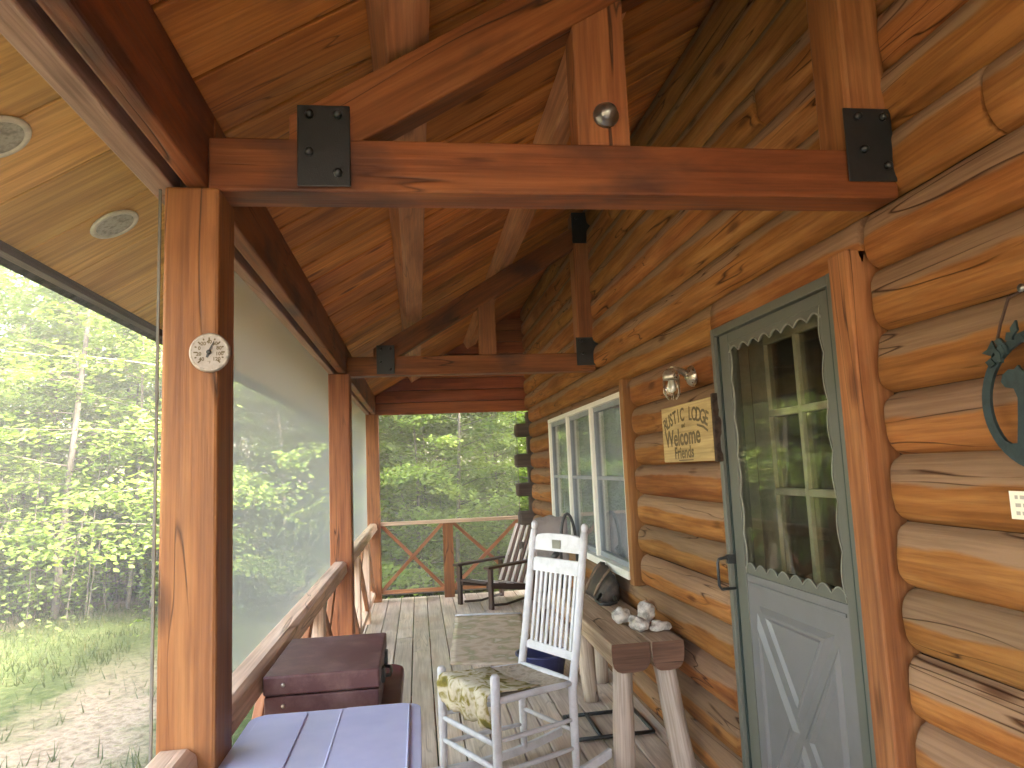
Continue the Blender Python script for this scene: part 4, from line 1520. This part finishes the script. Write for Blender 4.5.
# ------------------------------------------------------------------ rocks on the bench
def rock(loc, sc, seed, name, label, mat='rock', cat='rock'):
    bm = bmesh.new()
    bmesh.ops.create_icosphere(bm, subdivisions=3, radius=1.0)
    vs = []
    zmin = 9
    for v in bm.verts:
        d = 1 + 0.42 * noise.noise(v.co * 1.3 + Vector((seed, 0, 0))) + 0.16 * noise.noise(v.co * 3.1 + Vector((0, seed, 0)))
        p = Vector((v.co.x * sc[0] * d, v.co.y * sc[1] * d, v.co.z * sc[2] * d))
        vs.append(p)
        zmin = min(zmin, p.z)
    mb = MB()
    mb.add([p + Vector((loc[0], loc[1], loc[2] - zmin)) for p in vs], [tuple(v.index for v in f_.verts) for f_ in bm.faces], smooth=True)
    bm.free()
    return tag(mb.build(name, M[mat], None), label, cat, 'pale stones on the bench')
BT = 0.604
rock((1.055, 3.80, BT), (0.050, 0.055, 0.042), 1.2, 'rock', 'rounded grey stone farthest left among the stones on the bench')
rock((1.16, 3.70, BT + 0.015), (0.045, 0.05, 0.048), 4.2, 'rock', 'tallest whitish stone standing at the back of the bench pile')
rock((1.09, 3.60, BT), (0.040, 0.055, 0.030), 7.7, 'rock', 'knobbly white stone at the front of the bench pile')
rock((1.19, 3.58, BT), (0.055, 0.050, 0.026), 9.1, 'rock', 'flat pale stone nearest the log wall on the bench')
rock((1.10, 3.71, BT), (0.032, 0.038, 0.026), 13.3, 'rock', 'small brownish stone in the middle of the bench pile')

# ------------------------------------------------------------------ dark bag at the far end of the bench
t = thing('satchel', 'dark leather satchel slumped on the far end of the log bench', 'bag', (1.12, 4.55, BT))
mb = MB()
vs, fs = [], []
nu = 22
sec_ = [(-0.075, 0.0), (-0.085, 0.03), (-0.06, 0.09), (-0.02, 0.15), (0.015, 0.175), (0.04, 0.165), (0.06, 0.10), (0.07, 0.03), (0.065, 0.0)]
nv = len(sec_)
for i in range(nu + 1):
    u = i / nu
    ed = min(1.0, 0.35 + 4.5 * min(u, 1 - u))
    hs_ = (0.78 + 0.42 * u) * (0.8 + 0.2 * ed)
    for j, (dx, dz) in enumerate(sec_):
        wob = 0.012 * noise.noise(Vector((u * 6, j * 0.7, 3))) + 0.006 * noise.noise(Vector((u * 17, j * 1.9, 8)))
        vs.append((1.165 + dx * (0.55 + 0.45 * ed) + 0.10 * dz + wob, 4.40 + 0.40 * u, BT + dz * hs_ + (wob if j not in (0, nv - 1) else 0.0)))
for i in range(nu):
    for j in range(nv):
        j2 = (j + 1) % nv
        fs.append((i * nv + j, i * nv + j2, (i + 1) * nv + j2, (i + 1) * nv + j))
fs += [tuple(range(nv)), tuple(reversed(range(nu * nv, nu * nv + nv)))]
mb.add(vs, fs, smooth=True)
mb.build('bag_body', M['bag'], t)
for y_ in (4.47, 4.70):
    MB().tube([(1.075, y_, BT + 0.03), (1.10, y_, BT + 0.085), (1.145, y_, BT + 0.145), (1.185, y_ + 0.005, BT + 0.185)], 0.008, 6).build('buckle_strap', M['strap'], t)
MB().tube([(1.10, 4.40, BT + 0.05), (1.06, 4.36, BT + 0.02), (1.07, 4.30, BT + 0.012), (1.12, 4.27, BT + 0.012), (1.17, 4.31, BT + 0.013), (1.18, 4.38, BT + 0.03)], 0.011, 8).build('shoulder_strap', M['black'], t)

# ------------------------------------------------------------------ things on the deck by the bench
t = thing('metal_frame', 'flat black metal frame lying on the deck under the bench', 'metal frame', (1.0, 4.1, 0))
mb = MB()
for a, b in (((0.80, 4.22), (1.22, 4.24)), ((0.80, 3.86), (1.22, 3.88)), ((0.80, 3.86), (0.80, 4.22)), ((1.22, 3.88), (1.22, 4.24)), ((0.93, 3.87), (0.93, 4.225))):
    mb.tube([(a[0], a[1], 0.014), (b[0], b[1], 0.014)], 0.011, 8)
mb.build('bars', M['black'], t)
t = thing('basin', 'navy blue plastic basin on the deck behind the rocking chair', 'basin', (0.82, 5.05, 0))
mb = MB()
mb.lathe((0.82, 5.05, 0.0), [(0.13, 0.002), (0.14, 0.005), (0.17, 0.16), (0.185, 0.165), (0.186, 0.175), (0.165, 0.176), (0.135, 0.02)], (0, 0, 1), 28)
mb.build('tub', M['blue'], t)
MB().tube([(0.985, 4.98, 0.165), (1.01, 4.93, 0.12), (1.0, 4.9, 0.05), (0.985, 4.93, 0.01)], 0.012, 8).build('handle', M['black'], t)

# mottled rug in front of the dark lounge chair
mb = MB()
cs = [Vector((0.20, 5.55, 0)), Vector((0.86, 5.35, 0)), Vector((0.98, 7.2, 0)), Vector((0.33, 7.3, 0))]
vs, fs = [], []
nu, nv = 14, 26
for i in range(nu + 1):
    for j in range(nv + 1):
        u, v = i / nu, j / nv
        p = cs[0].lerp(cs[1], u).lerp(cs[3].lerp(cs[2], u), v)
        p.z = 0.010 + 0.004 * noise.noise(Vector((p.x * 4, p.y * 4, 0)))
        p.x += 0.012 * noise.noise(Vector((p.y * 3, u * 3, 2)))
        vs.append(p)
for i in range(nu):
    for j in range(nv):
        a = i * (nv + 1) + j
        fs.append((a, a + nv + 1, a + nv + 2, a + 1))
mb.add(vs, fs, smooth=True)
t = thing('rug', 'worn brown mottled rug with a white far edge on the deck', 'rug', (0.6, 6.3, 0))
o = mb.build('rug_cloth', M['rug'], t, recalc=False)
md = o.modifiers.new('thick', 'SOLIDIFY')
md.thickness = 0.008
md.offset = -1
MB().tube([(0.33, 7.305, 0.016), (0.5, 7.29, 0.017), (0.75, 7.25, 0.016), (0.98, 7.205, 0.016)], 0.010, 7).build('rug_edging', M['white'], t)

# ------------------------------------------------------------------ dark low lounge chair with striped back
fa = Vector((-0.80, -0.60, 0)).normalized()
ac = Vector((0.93, 7.93, 0))
t = thing('lounge_chair', 'low dark wooden lounge chair with pale striped slat back by the far corner', 'lounge chair', (0.86, 7.97, 0), math.atan2(fa.y, fa.x))
hw = 0.25
for s_ in (1, -1):
    MB().beam((0.36, s_ * hw, 0.0), (0.36, s_ * hw, 0.41), 0.055, 0.035, (1, 0, 0)).build('front_leg', M['darkchair'], t, local=True, bevel=0.004)
    MB().beam((-0.26, s_ * hw, 0.0), (-0.26, s_ * hw, 0.41), 0.05, 0.035, (1, 0, 0)).build('rear_leg', M['darkchair'], t, local=True, bevel=0.004)
    MB().beam((0.42, s_ * hw, 0.425), (-0.30, s_ * hw, 0.432), 0.085, 0.026, (0, 0, 1)).build('arm', M['darkchair'], t, local=True, bevel=0.006)
    MB().beam((0.37, s_ * (hw - 0.05), 0.24), (-0.26, s_ * (hw - 0.05), 0.14), 0.022, 0.06, (0, 0, 1)).build('side_rail', M['darkchair'], t, local=True, bevel=0.003)
    MB().tube([(0.34, s_ * (hw - 0.05), 0.035), (0.1, s_ * (hw - 0.05), 0.012), (-0.2, s_ * (hw - 0.05), 0.035)], 0.013, 7).build('floor_runner', M['darkchair'], t, local=True)
for i in range(6):
    u = i / 5
    MB().beam((0.36 - 0.56 * u, -hw + 0.04, 0.265 - 0.095 * u), (0.36 - 0.56 * u, hw - 0.04, 0.265 - 0.095 * u), 0.075, 0.016, (0, 0, 1)).build('seat_slat', M['stripe_white'] if i % 2 else M['darkchair'], t, local=True, bevel=0.003)
for i in range(9):
    v = -0.20 + 0.40 * i / 8
    MB().beam((-0.19, v, 0.19), (-0.50, v, 0.80 + 0.02 * math.cos(v * 8)), 0.034, 0.014, (1, 0, 0.5)).build('back_slat', M['stripe_white'] if i % 2 == 0 else M['stripe_brown'], t, local=True, bevel=0.003)
MB().beam((-0.335, -hw + 0.01, 0.43), (-0.335, hw - 0.01, 0.43), 0.03, 0.05, (0, 0, 1)).build('back_brace', M['darkchair'], t, local=True, bevel=0.003)

# grey covered chair with a dark bentwood hoop behind the rocker
t = thing('covered_chair', 'grey covered chair with a dark bentwood hoop beside the window', 'chair', (1.06, 5.62, 0), 0)
pts = []
for i in range(15):
    an = PI * i / 14
    pts.append((1.135 - 0.062 * math.cos(an), 5.47, 0.80 + 0.28 * math.sin(an)))
MB().tube([(1.073, 5.47, 0.42)] + pts + [(1.197, 5.47, 0.42)], 0.012, 8).build('bentwood_hoop', M['black'], t)
for x_ in (0.93, 1.185):
    for y_ in (5.46, 5.78):
        MB().tube([(x_, y_, 0.40), (x_, y_, 0.0)], 0.017, 8).build('leg', M['darkchair'], t)
mb = MB()
mb.box(0.90, 1.20, 5.42, 5.80, 0.38, 0.47)
mb.build('seat', M['greycloth'], t, bevel=0.03)
mb = MB()
vs, fs = [], []
for i in range(13):
    x_ = 0.915 + 0.275 * i / 12
    for j in range(9):
        u = j / 8
        vs.append((x_, 5.76 + 0.05 * u + 0.012 * noise.noise(Vector((x_ * 6, u * 3, 0))), 0.45 + 0.60 * u - 0.03 * (i / 6 - 1) ** 2 * u + 0.008 * math.sin(i * 1.3)))
for i in range(12):
    for j in range(8):
        a = i * 9 + j
        fs.append((a, a + 1, a + 10, a + 9))
mb.add(vs, fs, smooth=True)
o = mb.build('back_cover', M['greycloth'], t, recalc=False)
md = o.modifiers.new('thick', 'SOLIDIFY')
md.thickness = 0.04
MB().tube([(0.96, 5.60, 0.48), (1.0, 5.57, 0.62), (1.03, 5.55, 0.75), (1.075, 5.54, 0.80)], [0.018, 0.02, 0.025, 0.03], 8).build('arm_knob', M['black'], t)


# ------------------------------------------------------------------ totes and chest in the left foreground
def rbox_mesh(mb, x0, x1, y0, y1, z0, z1, r=0.04, taper=0.0):
    def ring(z, ins):
        pts = []
        for (cx_, cy_, a0_) in ((x1 - r - ins, y1 - r - ins, 0), (x0 + r + ins, y1 - r - ins, 90), (x0 + r + ins, y0 + r + ins, 180), (x1 - r - ins, y0 + r + ins, 270)):
            for q in range(6):
                an = R(a0_ + 90 * q / 5)
                pts.append((cx_ + r * math.cos(an), cy_ + r * math.sin(an), z))
        return pts
    a, b = ring(z0, taper), ring(z1, 0)
    n = len(a)
    vs = a + b
    fs = [tuple(reversed(range(n))), tuple(range(n, 2 * n))]
    for k_ in range(n):
        k2 = (k_ + 1) % n
        fs.append((k_, k2, n + k2, n + k_))
    mb.add(vs, fs)

def tote(x0, x1, y0, y1, zb, zt, label, lidmat, bodymat, name, group=None):
    t = thing(name, label, 'storage tote' if 'tote' in name else 'storage bin', ((x0 + x1) / 2, (y0 + y1) / 2, zb), 0, group)
    mb = MB()
    rbox_mesh(mb, x0 + 0.02, x1 - 0.02, y0 + 0.02, y1 - 0.02, zb, zt - 0.03, 0.05, 0.03)
    mb.build('body', M[bodymat], t, bevel=0.006)
    lid = MB()
    rbox_mesh(lid, x0, x1, y0, y1, zt - 0.030, zt - 0.012, 0.045)
    # raised rim and two plateaus with a sunken channel between them
    w_ = x1 - x0
    ch0, ch1 = x0 + 0.33 * w_, x0 + 0.53 * w_
    rbox_mesh(lid, x0 + 0.022, ch0, y0 + 0.025, y1 - 0.012, zt - 0.0118, zt - 0.008, 0.02)
    rbox_mesh(lid, ch1, x1 - 0.030, y0 + 0.025, y1 - 0.012, zt - 0.0118, zt - 0.007, 0.02)
    lid.tube([(ch1 + 0.001, y0 + 0.04, zt - 0.008), (ch1 + 0.001, y1 - 0.03, zt - 0.008)], 0.0035, 6)
    lid.tube([(x1 - 0.031, y0 + 0.04, zt - 0.008), (x1 - 0.031, y1 - 0.03, zt - 0.008)], 0.0035, 6)
    l_ = lid.build('lid', M[lidmat], t, bevel=0.006)
    mb = MB()
    for yy in (y0 - 0.006, y1 + 0.006):
        mb.box((x0 + x1) / 2 - 0.06, (x0 + x1) / 2 + 0.06, yy - 0.007, yy + 0.007, zt - 0.075, zt - 0.018)
    mb.build('latch', M[lidmat], t, bevel=0.004)
    return t
tote(-0.448, -0.008, 1.42, 2.035, 0.0, 0.402, 'clear blue plastic tote under the periwinkle lidded tote', 'lid', 'tote', 'plastic_tote', 'stacked blue totes')
tote(-0.448, -0.008, 1.42, 2.035, 0.404, 0.842, 'topmost translucent plastic tote with a periwinkle blue ribbed lid', 'lid', 'tote', 'plastic_tote', 'stacked blue totes')
t = thing('storage_bin', 'rounded maroon plastic bin under the flat maroon case', 'storage bin', (-0.27, 2.53, 0))
mb = MB()
rbox_mesh(mb, -0.465, -0.09, 2.26, 2.90, 0.0, 0.66, 0.06, 0.03)
mb.build('body', M['bin'], t, bevel=0.008)
mb = MB()
rbox_mesh(mb, -0.475, -0.072, 2.245, 2.915, 0.664, 0.715, 0.06)
mb.build('lid', M['bin'], t, bevel=0.012)
t = thing('chest', 'flat maroon wooden case with a hinged lid lying on the bin', 'case', (-0.30, 2.52, 0.716))
CX_0, CX_1, CY_0, CY_1 = -0.474, -0.132, 2.28, 2.78
MB().box(CX_0 + 0.003, CX_1 - 0.003, CY_0 + 0.003, CY_1 - 0.003, 0.718, 0.802).build('case_body', M['maroon'], t, bevel=0.004)
MB().box(CX_0, CX_1, CY_0, CY_1, 0.806, 0.862).build('case_lid', M['maroon'], t, bevel=0.006)
for (x, z) in ((-0.415, 0.836), (-0.415, 0.776)):
    MB().lathe((x, CY_0 - 0.0005, z), [(0.006, 0), (0.006, 0.003), (0.003, 0.005)], (0, -1, 0), 10).build('brass_pin', M['lampmetal'], t)
for yy in (2.42, 2.64):
    MB().box(CX_1 - 0.001, CX_1 + 0.010, yy - 0.018, yy + 0.018, 0.785, 0.83).build('latch', M['black'], t, bevel=0.002)
mb = MB()
mb.tube([(CX_1, 2.47, 0.79), (CX_1 + 0.022, 2.48, 0.788), (CX_1 + 0.025, 2.53, 0.787), (CX_1 + 0.022, 2.58, 0.788), (CX_1, 2.59, 0.79)], 0.006, 8)
mb.build('case_handle', M['black'], t)


# ------------------------------------------------------------------ ground
def gz(x, y):
    z = -0.55
    z += 0.05 * noise.noise(Vector((x * 0.35, y * 0.35, 0.3)))
    z += 0.016 * noise.noise(Vector((x * 1.6, y * 1.6, 2.3)))
    d = max(0.0, y - 16.0, -x - 10.0)
    return z + 0.035 * d + 0.25 * noise.noise(Vector((x * 0.06, y * 0.06, 5))) * min(1.0, d / 10)
mb = MB()
xs = [-260, -120, -70, -45] + [-34 + 0.75 * i for i in range(73)] + [30, 60, 120, 260]
ys = [-200, -80, -40, -20, -10, -5] + [-2 + 0.75 * i for i in range(73)] + [62, 80, 130, 300]
vs = [(x, y, gz(x, y)) for x in xs for y in ys]
ny = len(ys)
fs = [(i * ny + j, (i + 1) * ny + j, (i + 1) * ny + j + 1, i * ny + j + 1) for i in range(len(xs) - 1) for j in range(ny - 1)]
mb.add(vs, fs, smooth=True)
tag(mb.build('ground', M['ground'], None, recalc=False), kind='structure')


# ------------------------------------------------------------------ trees
def leaf_quads(mb, c, d, size, rn, rnd):
    """one folded leaf (two triangles sharing the midrib) at c pointing along d"""
    s_ = d.cross(Vector((rn.uniform(-.5, .5), rn.uniform(-.5, .5), 1))).normalized()
    n_ = d.cross(s_)
    a, b = c, c + d * size
    m_ = c + d * size * 0.45
    wv = size * 0.36
    o = len(mb.v)
    for p in (a, m_ + s_ * wv + n_ * size * 0.08, b, m_ - s_ * wv + n_ * size * 0.08):
        mb.v.append(tuple(p))
        mb.gc.append((0, 0, 0))
        mb.rn.append(rnd)
        mb.wt.append(0)
    mb.f.append((o, o + 1, o + 2))
    mb.f.append((o, o + 2, o + 3))
    mb.sm += [False, False]


def tree_meshes(seed, height, base, spread, nbr, leaf, per, tiers=True, r0=0.05):
    rn = random.Random(seed)
    tr, cr = MB(), MB()
    lean = Vector((rn.uniform(-.06, .06), rn.uniform(-.06, .06), 0))
    pts, rad = [], []
    for i in range(9):
        u = i / 8
        pts.append(Vector((lean.x * height * u + 0.05 * math.sin(u * 5 + seed), lean.y * height * u + 0.05 * math.cos(u * 4 + seed), height * u - 0.15)))
        rad.append(r0 * (1 - 0.85 * u) + 0.006)
    tr.tube(pts, rad, 7)
    def at(u):
        k_ = min(7, int(u * 8))
        return pts[k_].lerp(pts[k_ + 1], u * 8 - k_)
    for b in range(nbr):
        u = base + (0.99 - base) * (b + rn.random() * 0.8) / nbr
        p0 = at(min(u, 0.99))
        az = rn.uniform(0, 2 * PI)
        ln = spread * (1.1 - 0.75 * u) * rn.uniform(0.6, 1.15)
        rise = rn.uniform(-0.05, 0.35)
        dr = Vector((math.cos(az), math.sin(az), rise)).normalized()
        bp = [p0]
        for q in range(1, 5):
            bp.append(p0 + dr * ln * q / 4 + Vector((rn.uniform(-.06, .06), rn.uniform(-.06, .06), -0.05 * (q / 4) ** 2 * ln + rn.uniform(-.03, .04))) * ln * 0.6)
        tr.tube(bp, [r0 * 0.28, r0 * 0.2, r0 * 0.14, r0 * 0.09, 0.002], 4, caps=False)
        shade = rn.random()
        for q in range(per):
            w_ = 0.15 + 0.9 * rn.random() ** 0.75
            k_ = min(3, int(min(w_, 0.999) * 4))
            p = bp[k_].lerp(bp[k_ + 1], min(w_, 1.0) * 4 - k_)
            lat = ln * 0.42 * (0.35 + 0.75 * w_) * 0.8
            sdv = Vector((-dr.y, dr.x, 0))
            p = p + sdv * rn.gauss(0, 0.42) * lat + Vector((0, 0, rn.gauss(0, 0.055) * ln - 0.02)) + dr * rn.gauss(0, 0.06) * ln
            da = az + rn.gauss(0, 0.9)
            d_ = Vector((math.cos(da), math.sin(da), rn.uniform(-0.75, 0.25))).normalized()
            leaf_quads(cr, p, d_, leaf * rn.uniform(0.65, 1.25), rn, min(1, max(0, 0.5 * shade + 0.25 + rn.gauss(0, 0.17))))
    return tr, cr


KINDS = [
    # seed, height, base, spread, branches, leaf, per branch, trunk radius, leaf material
    (3, 6.5, 0.06, 2.0, 44, 0.092, 190, 0.038, 'leaf1'),
    (8, 8.5, 0.10, 2.5, 54, 0.098, 180, 0.055, 'leaf1'),
    (15, 5.0, 0.05, 1.7, 36, 0.09, 185, 0.028, 'leaf1'),
    (21, 9.5, 0.22, 2.6, 46, 0.105, 130, 0.085, 'leaf2'),
    (29, 7.2, 0.06, 2.2, 50, 0.095, 185, 0.045, 'leaf2'),
    (34, 12.5, 0.42, 2.8, 40, 0.13, 90, 0.12, 'leaf2'),
]
protos = []
for i, (seed, h_, b_, sp_, nb_, lf_, per_, r0_, lm_) in enumerate(KINDS):
    tr, cr = tree_meshes(seed, h_, b_, sp_, nb_, lf_, per_, r0=r0_)
    t = thing('forest_tree', 'x', 'tree', (0, 0, 0))
    a = tr.build('trunk', M['trunk'], t, local=True, recalc=False)
    b = cr.build('crown', M[lm_], t, local=True, recalc=False)
    protos.append((t, a, b))

tree_rng = random.Random(77)
spots = []
def ok(x, y, dmin):
    return all((x - a) ** 2 + (y - b) ** 2 > dmin ** 2 for a, b, *_ in spots)
def edge_y(x):
    return 11.3 + 0.9 * noise.noise(Vector((x * 0.3, 0, 7)))
def in_view(x, y, pad=2.5):
    s_ = x / max(y, 0.1)
    return -0.70 - pad / y < s_ < 0.22 + pad / y
tries = 0
# small trees along the wood's edge, then larger ones behind
while len(spots) < 56 and tries < 4000:
    tries += 1
    x = tree_rng.uniform(-11.5, 4.5)
    y = edge_y(x) + tree_rng.uniform(0.3, 3.6)
    if in_view(x, y) and ok(x, y, 0.85):
        spots.append((x, y, tree_rng.choice([0, 2, 2, 4, 0, 1]), 'edge'))
tries = 0
while len(spots) < 94 and tries < 4000:
    tries += 1
    x = tree_rng.uniform(-17, 7)
    y = tree_rng.uniform(14.5, 22)
    if in_view(x, y) and ok(x, y, 1.35):
        spots.append((x, y, tree_rng.choice([0, 1, 3, 4, 5, 1]), 'mid'))
tries = 0
while len(spots) < 126 and tries < 4000:
    tries += 1
    x = tree_rng.uniform(-27, 9)
    y = tree_rng.uniform(22, 36)
    if in_view(x, y) and ok(x, y, 1.7):
        spots.append((x, y, tree_rng.choice([1, 3, 5, 5, 3]), 'deep'))
LBL = {
    ('edge', 0): 'young bright green tree at the edge of the wood beyond the lawn',
    ('mid', 0): 'tall leafy tree standing a few metres inside the wood',
    ('deep', 0): 'tall pale trunked tree deep inside the wood',
    ('edge', 1): 'young bright green tree just beyond the far end railing',
    ('mid', 1): 'leafy tree standing behind the first trees past the end railing',
    ('deep', 1): 'tall tree deep in the wood beyond the end of the porch',
}
first = {}
for (x, y, kd, zone) in spots:
    root, a, b = protos[kd]
    if kd not in first:
        first[kd] = True
        o = root
    else:
        o = root.copy()
        COL.objects.link(o)
        for ch in (a, b):
            c_ = ch.copy()
            COL.objects.link(c_)
            c_.parent = o
    o.location = (x, y, gz(x, y) - 0.02)
    o.rotation_euler = (0, 0, tree_rng.uniform(0, 2 * PI))
    s_ = tree_rng.uniform(0.82, 1.18)
    o.scale = (s_, s_, s_)
    side = 1 if x / y > -0.09 else 0
    o['label'] = LBL[(zone, side)]
    o['category'] = 'tree'
    o['group'] = ('woodland trees left of the porch', 'woodland trees beyond the end railing')[side] + {'edge': ', front row', 'mid': ', middle', 'deep': ', deep'}[zone]

# far wood: one mass of leaves and stems closing the view
mb = MB()
rn = random.Random(5)
for i in range(75000):
    an = R(rn.uniform(-40, 16))
    r_ = rn.uniform(23, 50)
    x, y = r_ * math.sin(an), r_ * math.cos(an)
    top = 17 + 5 * noise.noise(Vector((x * 0.12, y * 0.12, 1.0)))
    h_ = gz(x, y) + top * rn.random() ** 0.9
    cl = noise.noise(Vector((x * 0.35, y * 0.35, h_ * 0.5)))
    if cl < -0.22:
        continue
    da = rn.uniform(0, 2 * PI)
    leaf_quads(mb, Vector((x, y, h_)), Vector((math.cos(da), math.sin(da), rn.uniform(-0.7, 0.3))).normalized(), rn.uniform(0.16, 0.34), rn, min(1, max(0, 0.5 + 0.5 * cl + rn.gauss(0, 0.15))))
for i in range(42000):  # unseen woods on the left, added to block sky light and reflect green
    an = R(rn.uniform(-128, -39))
    r_ = rn.uniform(13, 27)
    x, y = r_ * math.sin(an), r_ * math.cos(an)
    if x > -9:
        continue
    h_ = gz(x, y) + (13 + 4 * noise.noise(Vector((x * 0.12, y * 0.12, 1.0)))) * rn.random() ** 0.9
    cl = noise.noise(Vector((x * 0.35, y * 0.35, h_ * 0.5)))
    if cl < -0.2:
        continue
    da = rn.uniform(0, 2 * PI)
    leaf_quads(mb, Vector((x, y, h_)), Vector((math.cos(da), math.sin(da), rn.uniform(-0.7, 0.3))).normalized(), rn.uniform(0.16, 0.34), rn, min(1, max(0, 0.5 + 0.5 * cl + rn.gauss(0, 0.15))))
tag(mb.build('distant_woods', M['leaf2'], None, recalc=False), kind='stuff')
mb = MB()
for i in range(80):
    an = R(rn.uniform(-38, 15))
    r_ = rn.uniform(24, 50)
    x, y = r_ * math.sin(an), r_ * math.cos(an)
    h_ = rn.uniform(8, 15)
    rr_ = rn.uniform(0.05, 0.13)
    mb.tube([(x, y, gz(x, y) - .2), (x + rn.uniform(-.3, .3), y, gz(x, y) + h_ * 0.5), (x + rn.uniform(-.6, .6), y, gz(x, y) + h_)], [rr_, rr_ * 0.7, rr_ * 0.25], 6, caps=False)
tag(mb.build('distant_stems', M['trunk'], None, recalc=False), kind='stuff')

# undergrowth along the foot of the wood, and bare saplings
mb = MB()
for i in range(52000):
    x = rn.uniform(-15, 6)
    y = edge_y(x) + rn.gauss(0.8, 0.9) + rn.random() ** 2 * 9
    if not in_view(x, y):
        continue
    if noise.noise(Vector((x * 0.8, y * 0.8, 4))) < -0.1:
        continue
    z = gz(x, y) + 1.5 * rn.random() ** 1.7
    da = rn.uniform(0, 2 * PI)
    leaf_quads(mb, Vector((x, y, z)), Vector((math.cos(da), math.sin(da), rn.uniform(-.3, .7))).normalized(), rn.uniform(0.06, 0.13), rn, rn.random())
tag(mb.build('undergrowth', M['brush'], None, recalc=False), kind='stuff')
mb = MB()
for i in range(420):
    x = rn.uniform(-14, 5)
    y = edge_y(x) + rn.uniform(0.2, 7)
    if not in_view(x, y):
        continue
    h_ = rn.uniform(0.7, 3.2)
    z = gz(x, y)
    dx, dy = rn.gauss(0, 0.14) * h_, rn.gauss(0, 0.14) * h_
    r_ = rn.uniform(0.006, 0.017)
    mb.tube([(x, y, z - .05), (x + dx * 0.4, y + dy * 0.4, z + h_ * 0.5), (x + dx, y + dy, z + h_)], [r_, r_ * .7, r_ * .3], 4, caps=False)
tag(mb.build('sapling_stems', M['trunk'], None, recalc=False), kind='stuff')

# grass
mb = MB()
for i in range(30000):
    x = rn.uniform(-9, -1.1) if rn.random() < 0.8 else rn.uniform(-1.1, 3.0)
    y = rn.uniform(3.0, 14.0) if x < -1.1 else rn.uniform(8.9, 14.0)
    if x / y < -0.85:
        continue
    tr_ = abs(x + 2.9 + 1.3 * noise.noise(Vector((x * 0.9, y * 0.9, 0))))
    if tr_ < 0.6 and rn.random() < 0.86:
        continue
    if noise.noise(Vector((x * 0.7, y * 0.7, 9))) < -0.25:
        continue
    h_ = rn.uniform(0.05, 0.17)
    an = rn.uniform(0, 2 * PI)
    wv = Vector((math.cos(an), math.sin(an), 0)) * rn.uniform(0.004, 0.008)
    p = Vector((x, y, gz(x, y) - 0.01))
    q = p + Vector((rn.gauss(0, .04), rn.gauss(0, .04), h_))
    o_ = len(mb.v)
    rv = min(1, max(0, rn.gauss(0.45, 0.25)))
    for pp in (p - wv, p + wv, q):
        mb.v.append(tuple(pp)); mb.gc.append((0, 0, 0)); mb.rn.append(rv); mb.wt.append(0)
    mb.f.append((o_, o_ + 1, o_ + 2)); mb.sm.append(False)
tag(mb.build('grass', M['grass'], None, recalc=False), kind='stuff')

# ------------------------------------------------------------------ thin volume over the whole scene, added to imitate glare on the wood
m, n, out = new_mat('haze_air')
pv = N(n, 'ShaderNodeVolumePrincipled')
pv.inputs['Color'].default_value = (0.95, 0.96, 0.93, 1)
pv.inputs['Density'].default_value = 0.0065
pv.inputs['Anisotropy'].default_value = 0.2
n.links.new(pv.outputs[0], out.inputs['Volume'])
mb = MB()
mb.box(-75, 45, -30, 75, -3.5, 24)
tag(mb.build('haze', m, None), kind='stuff')
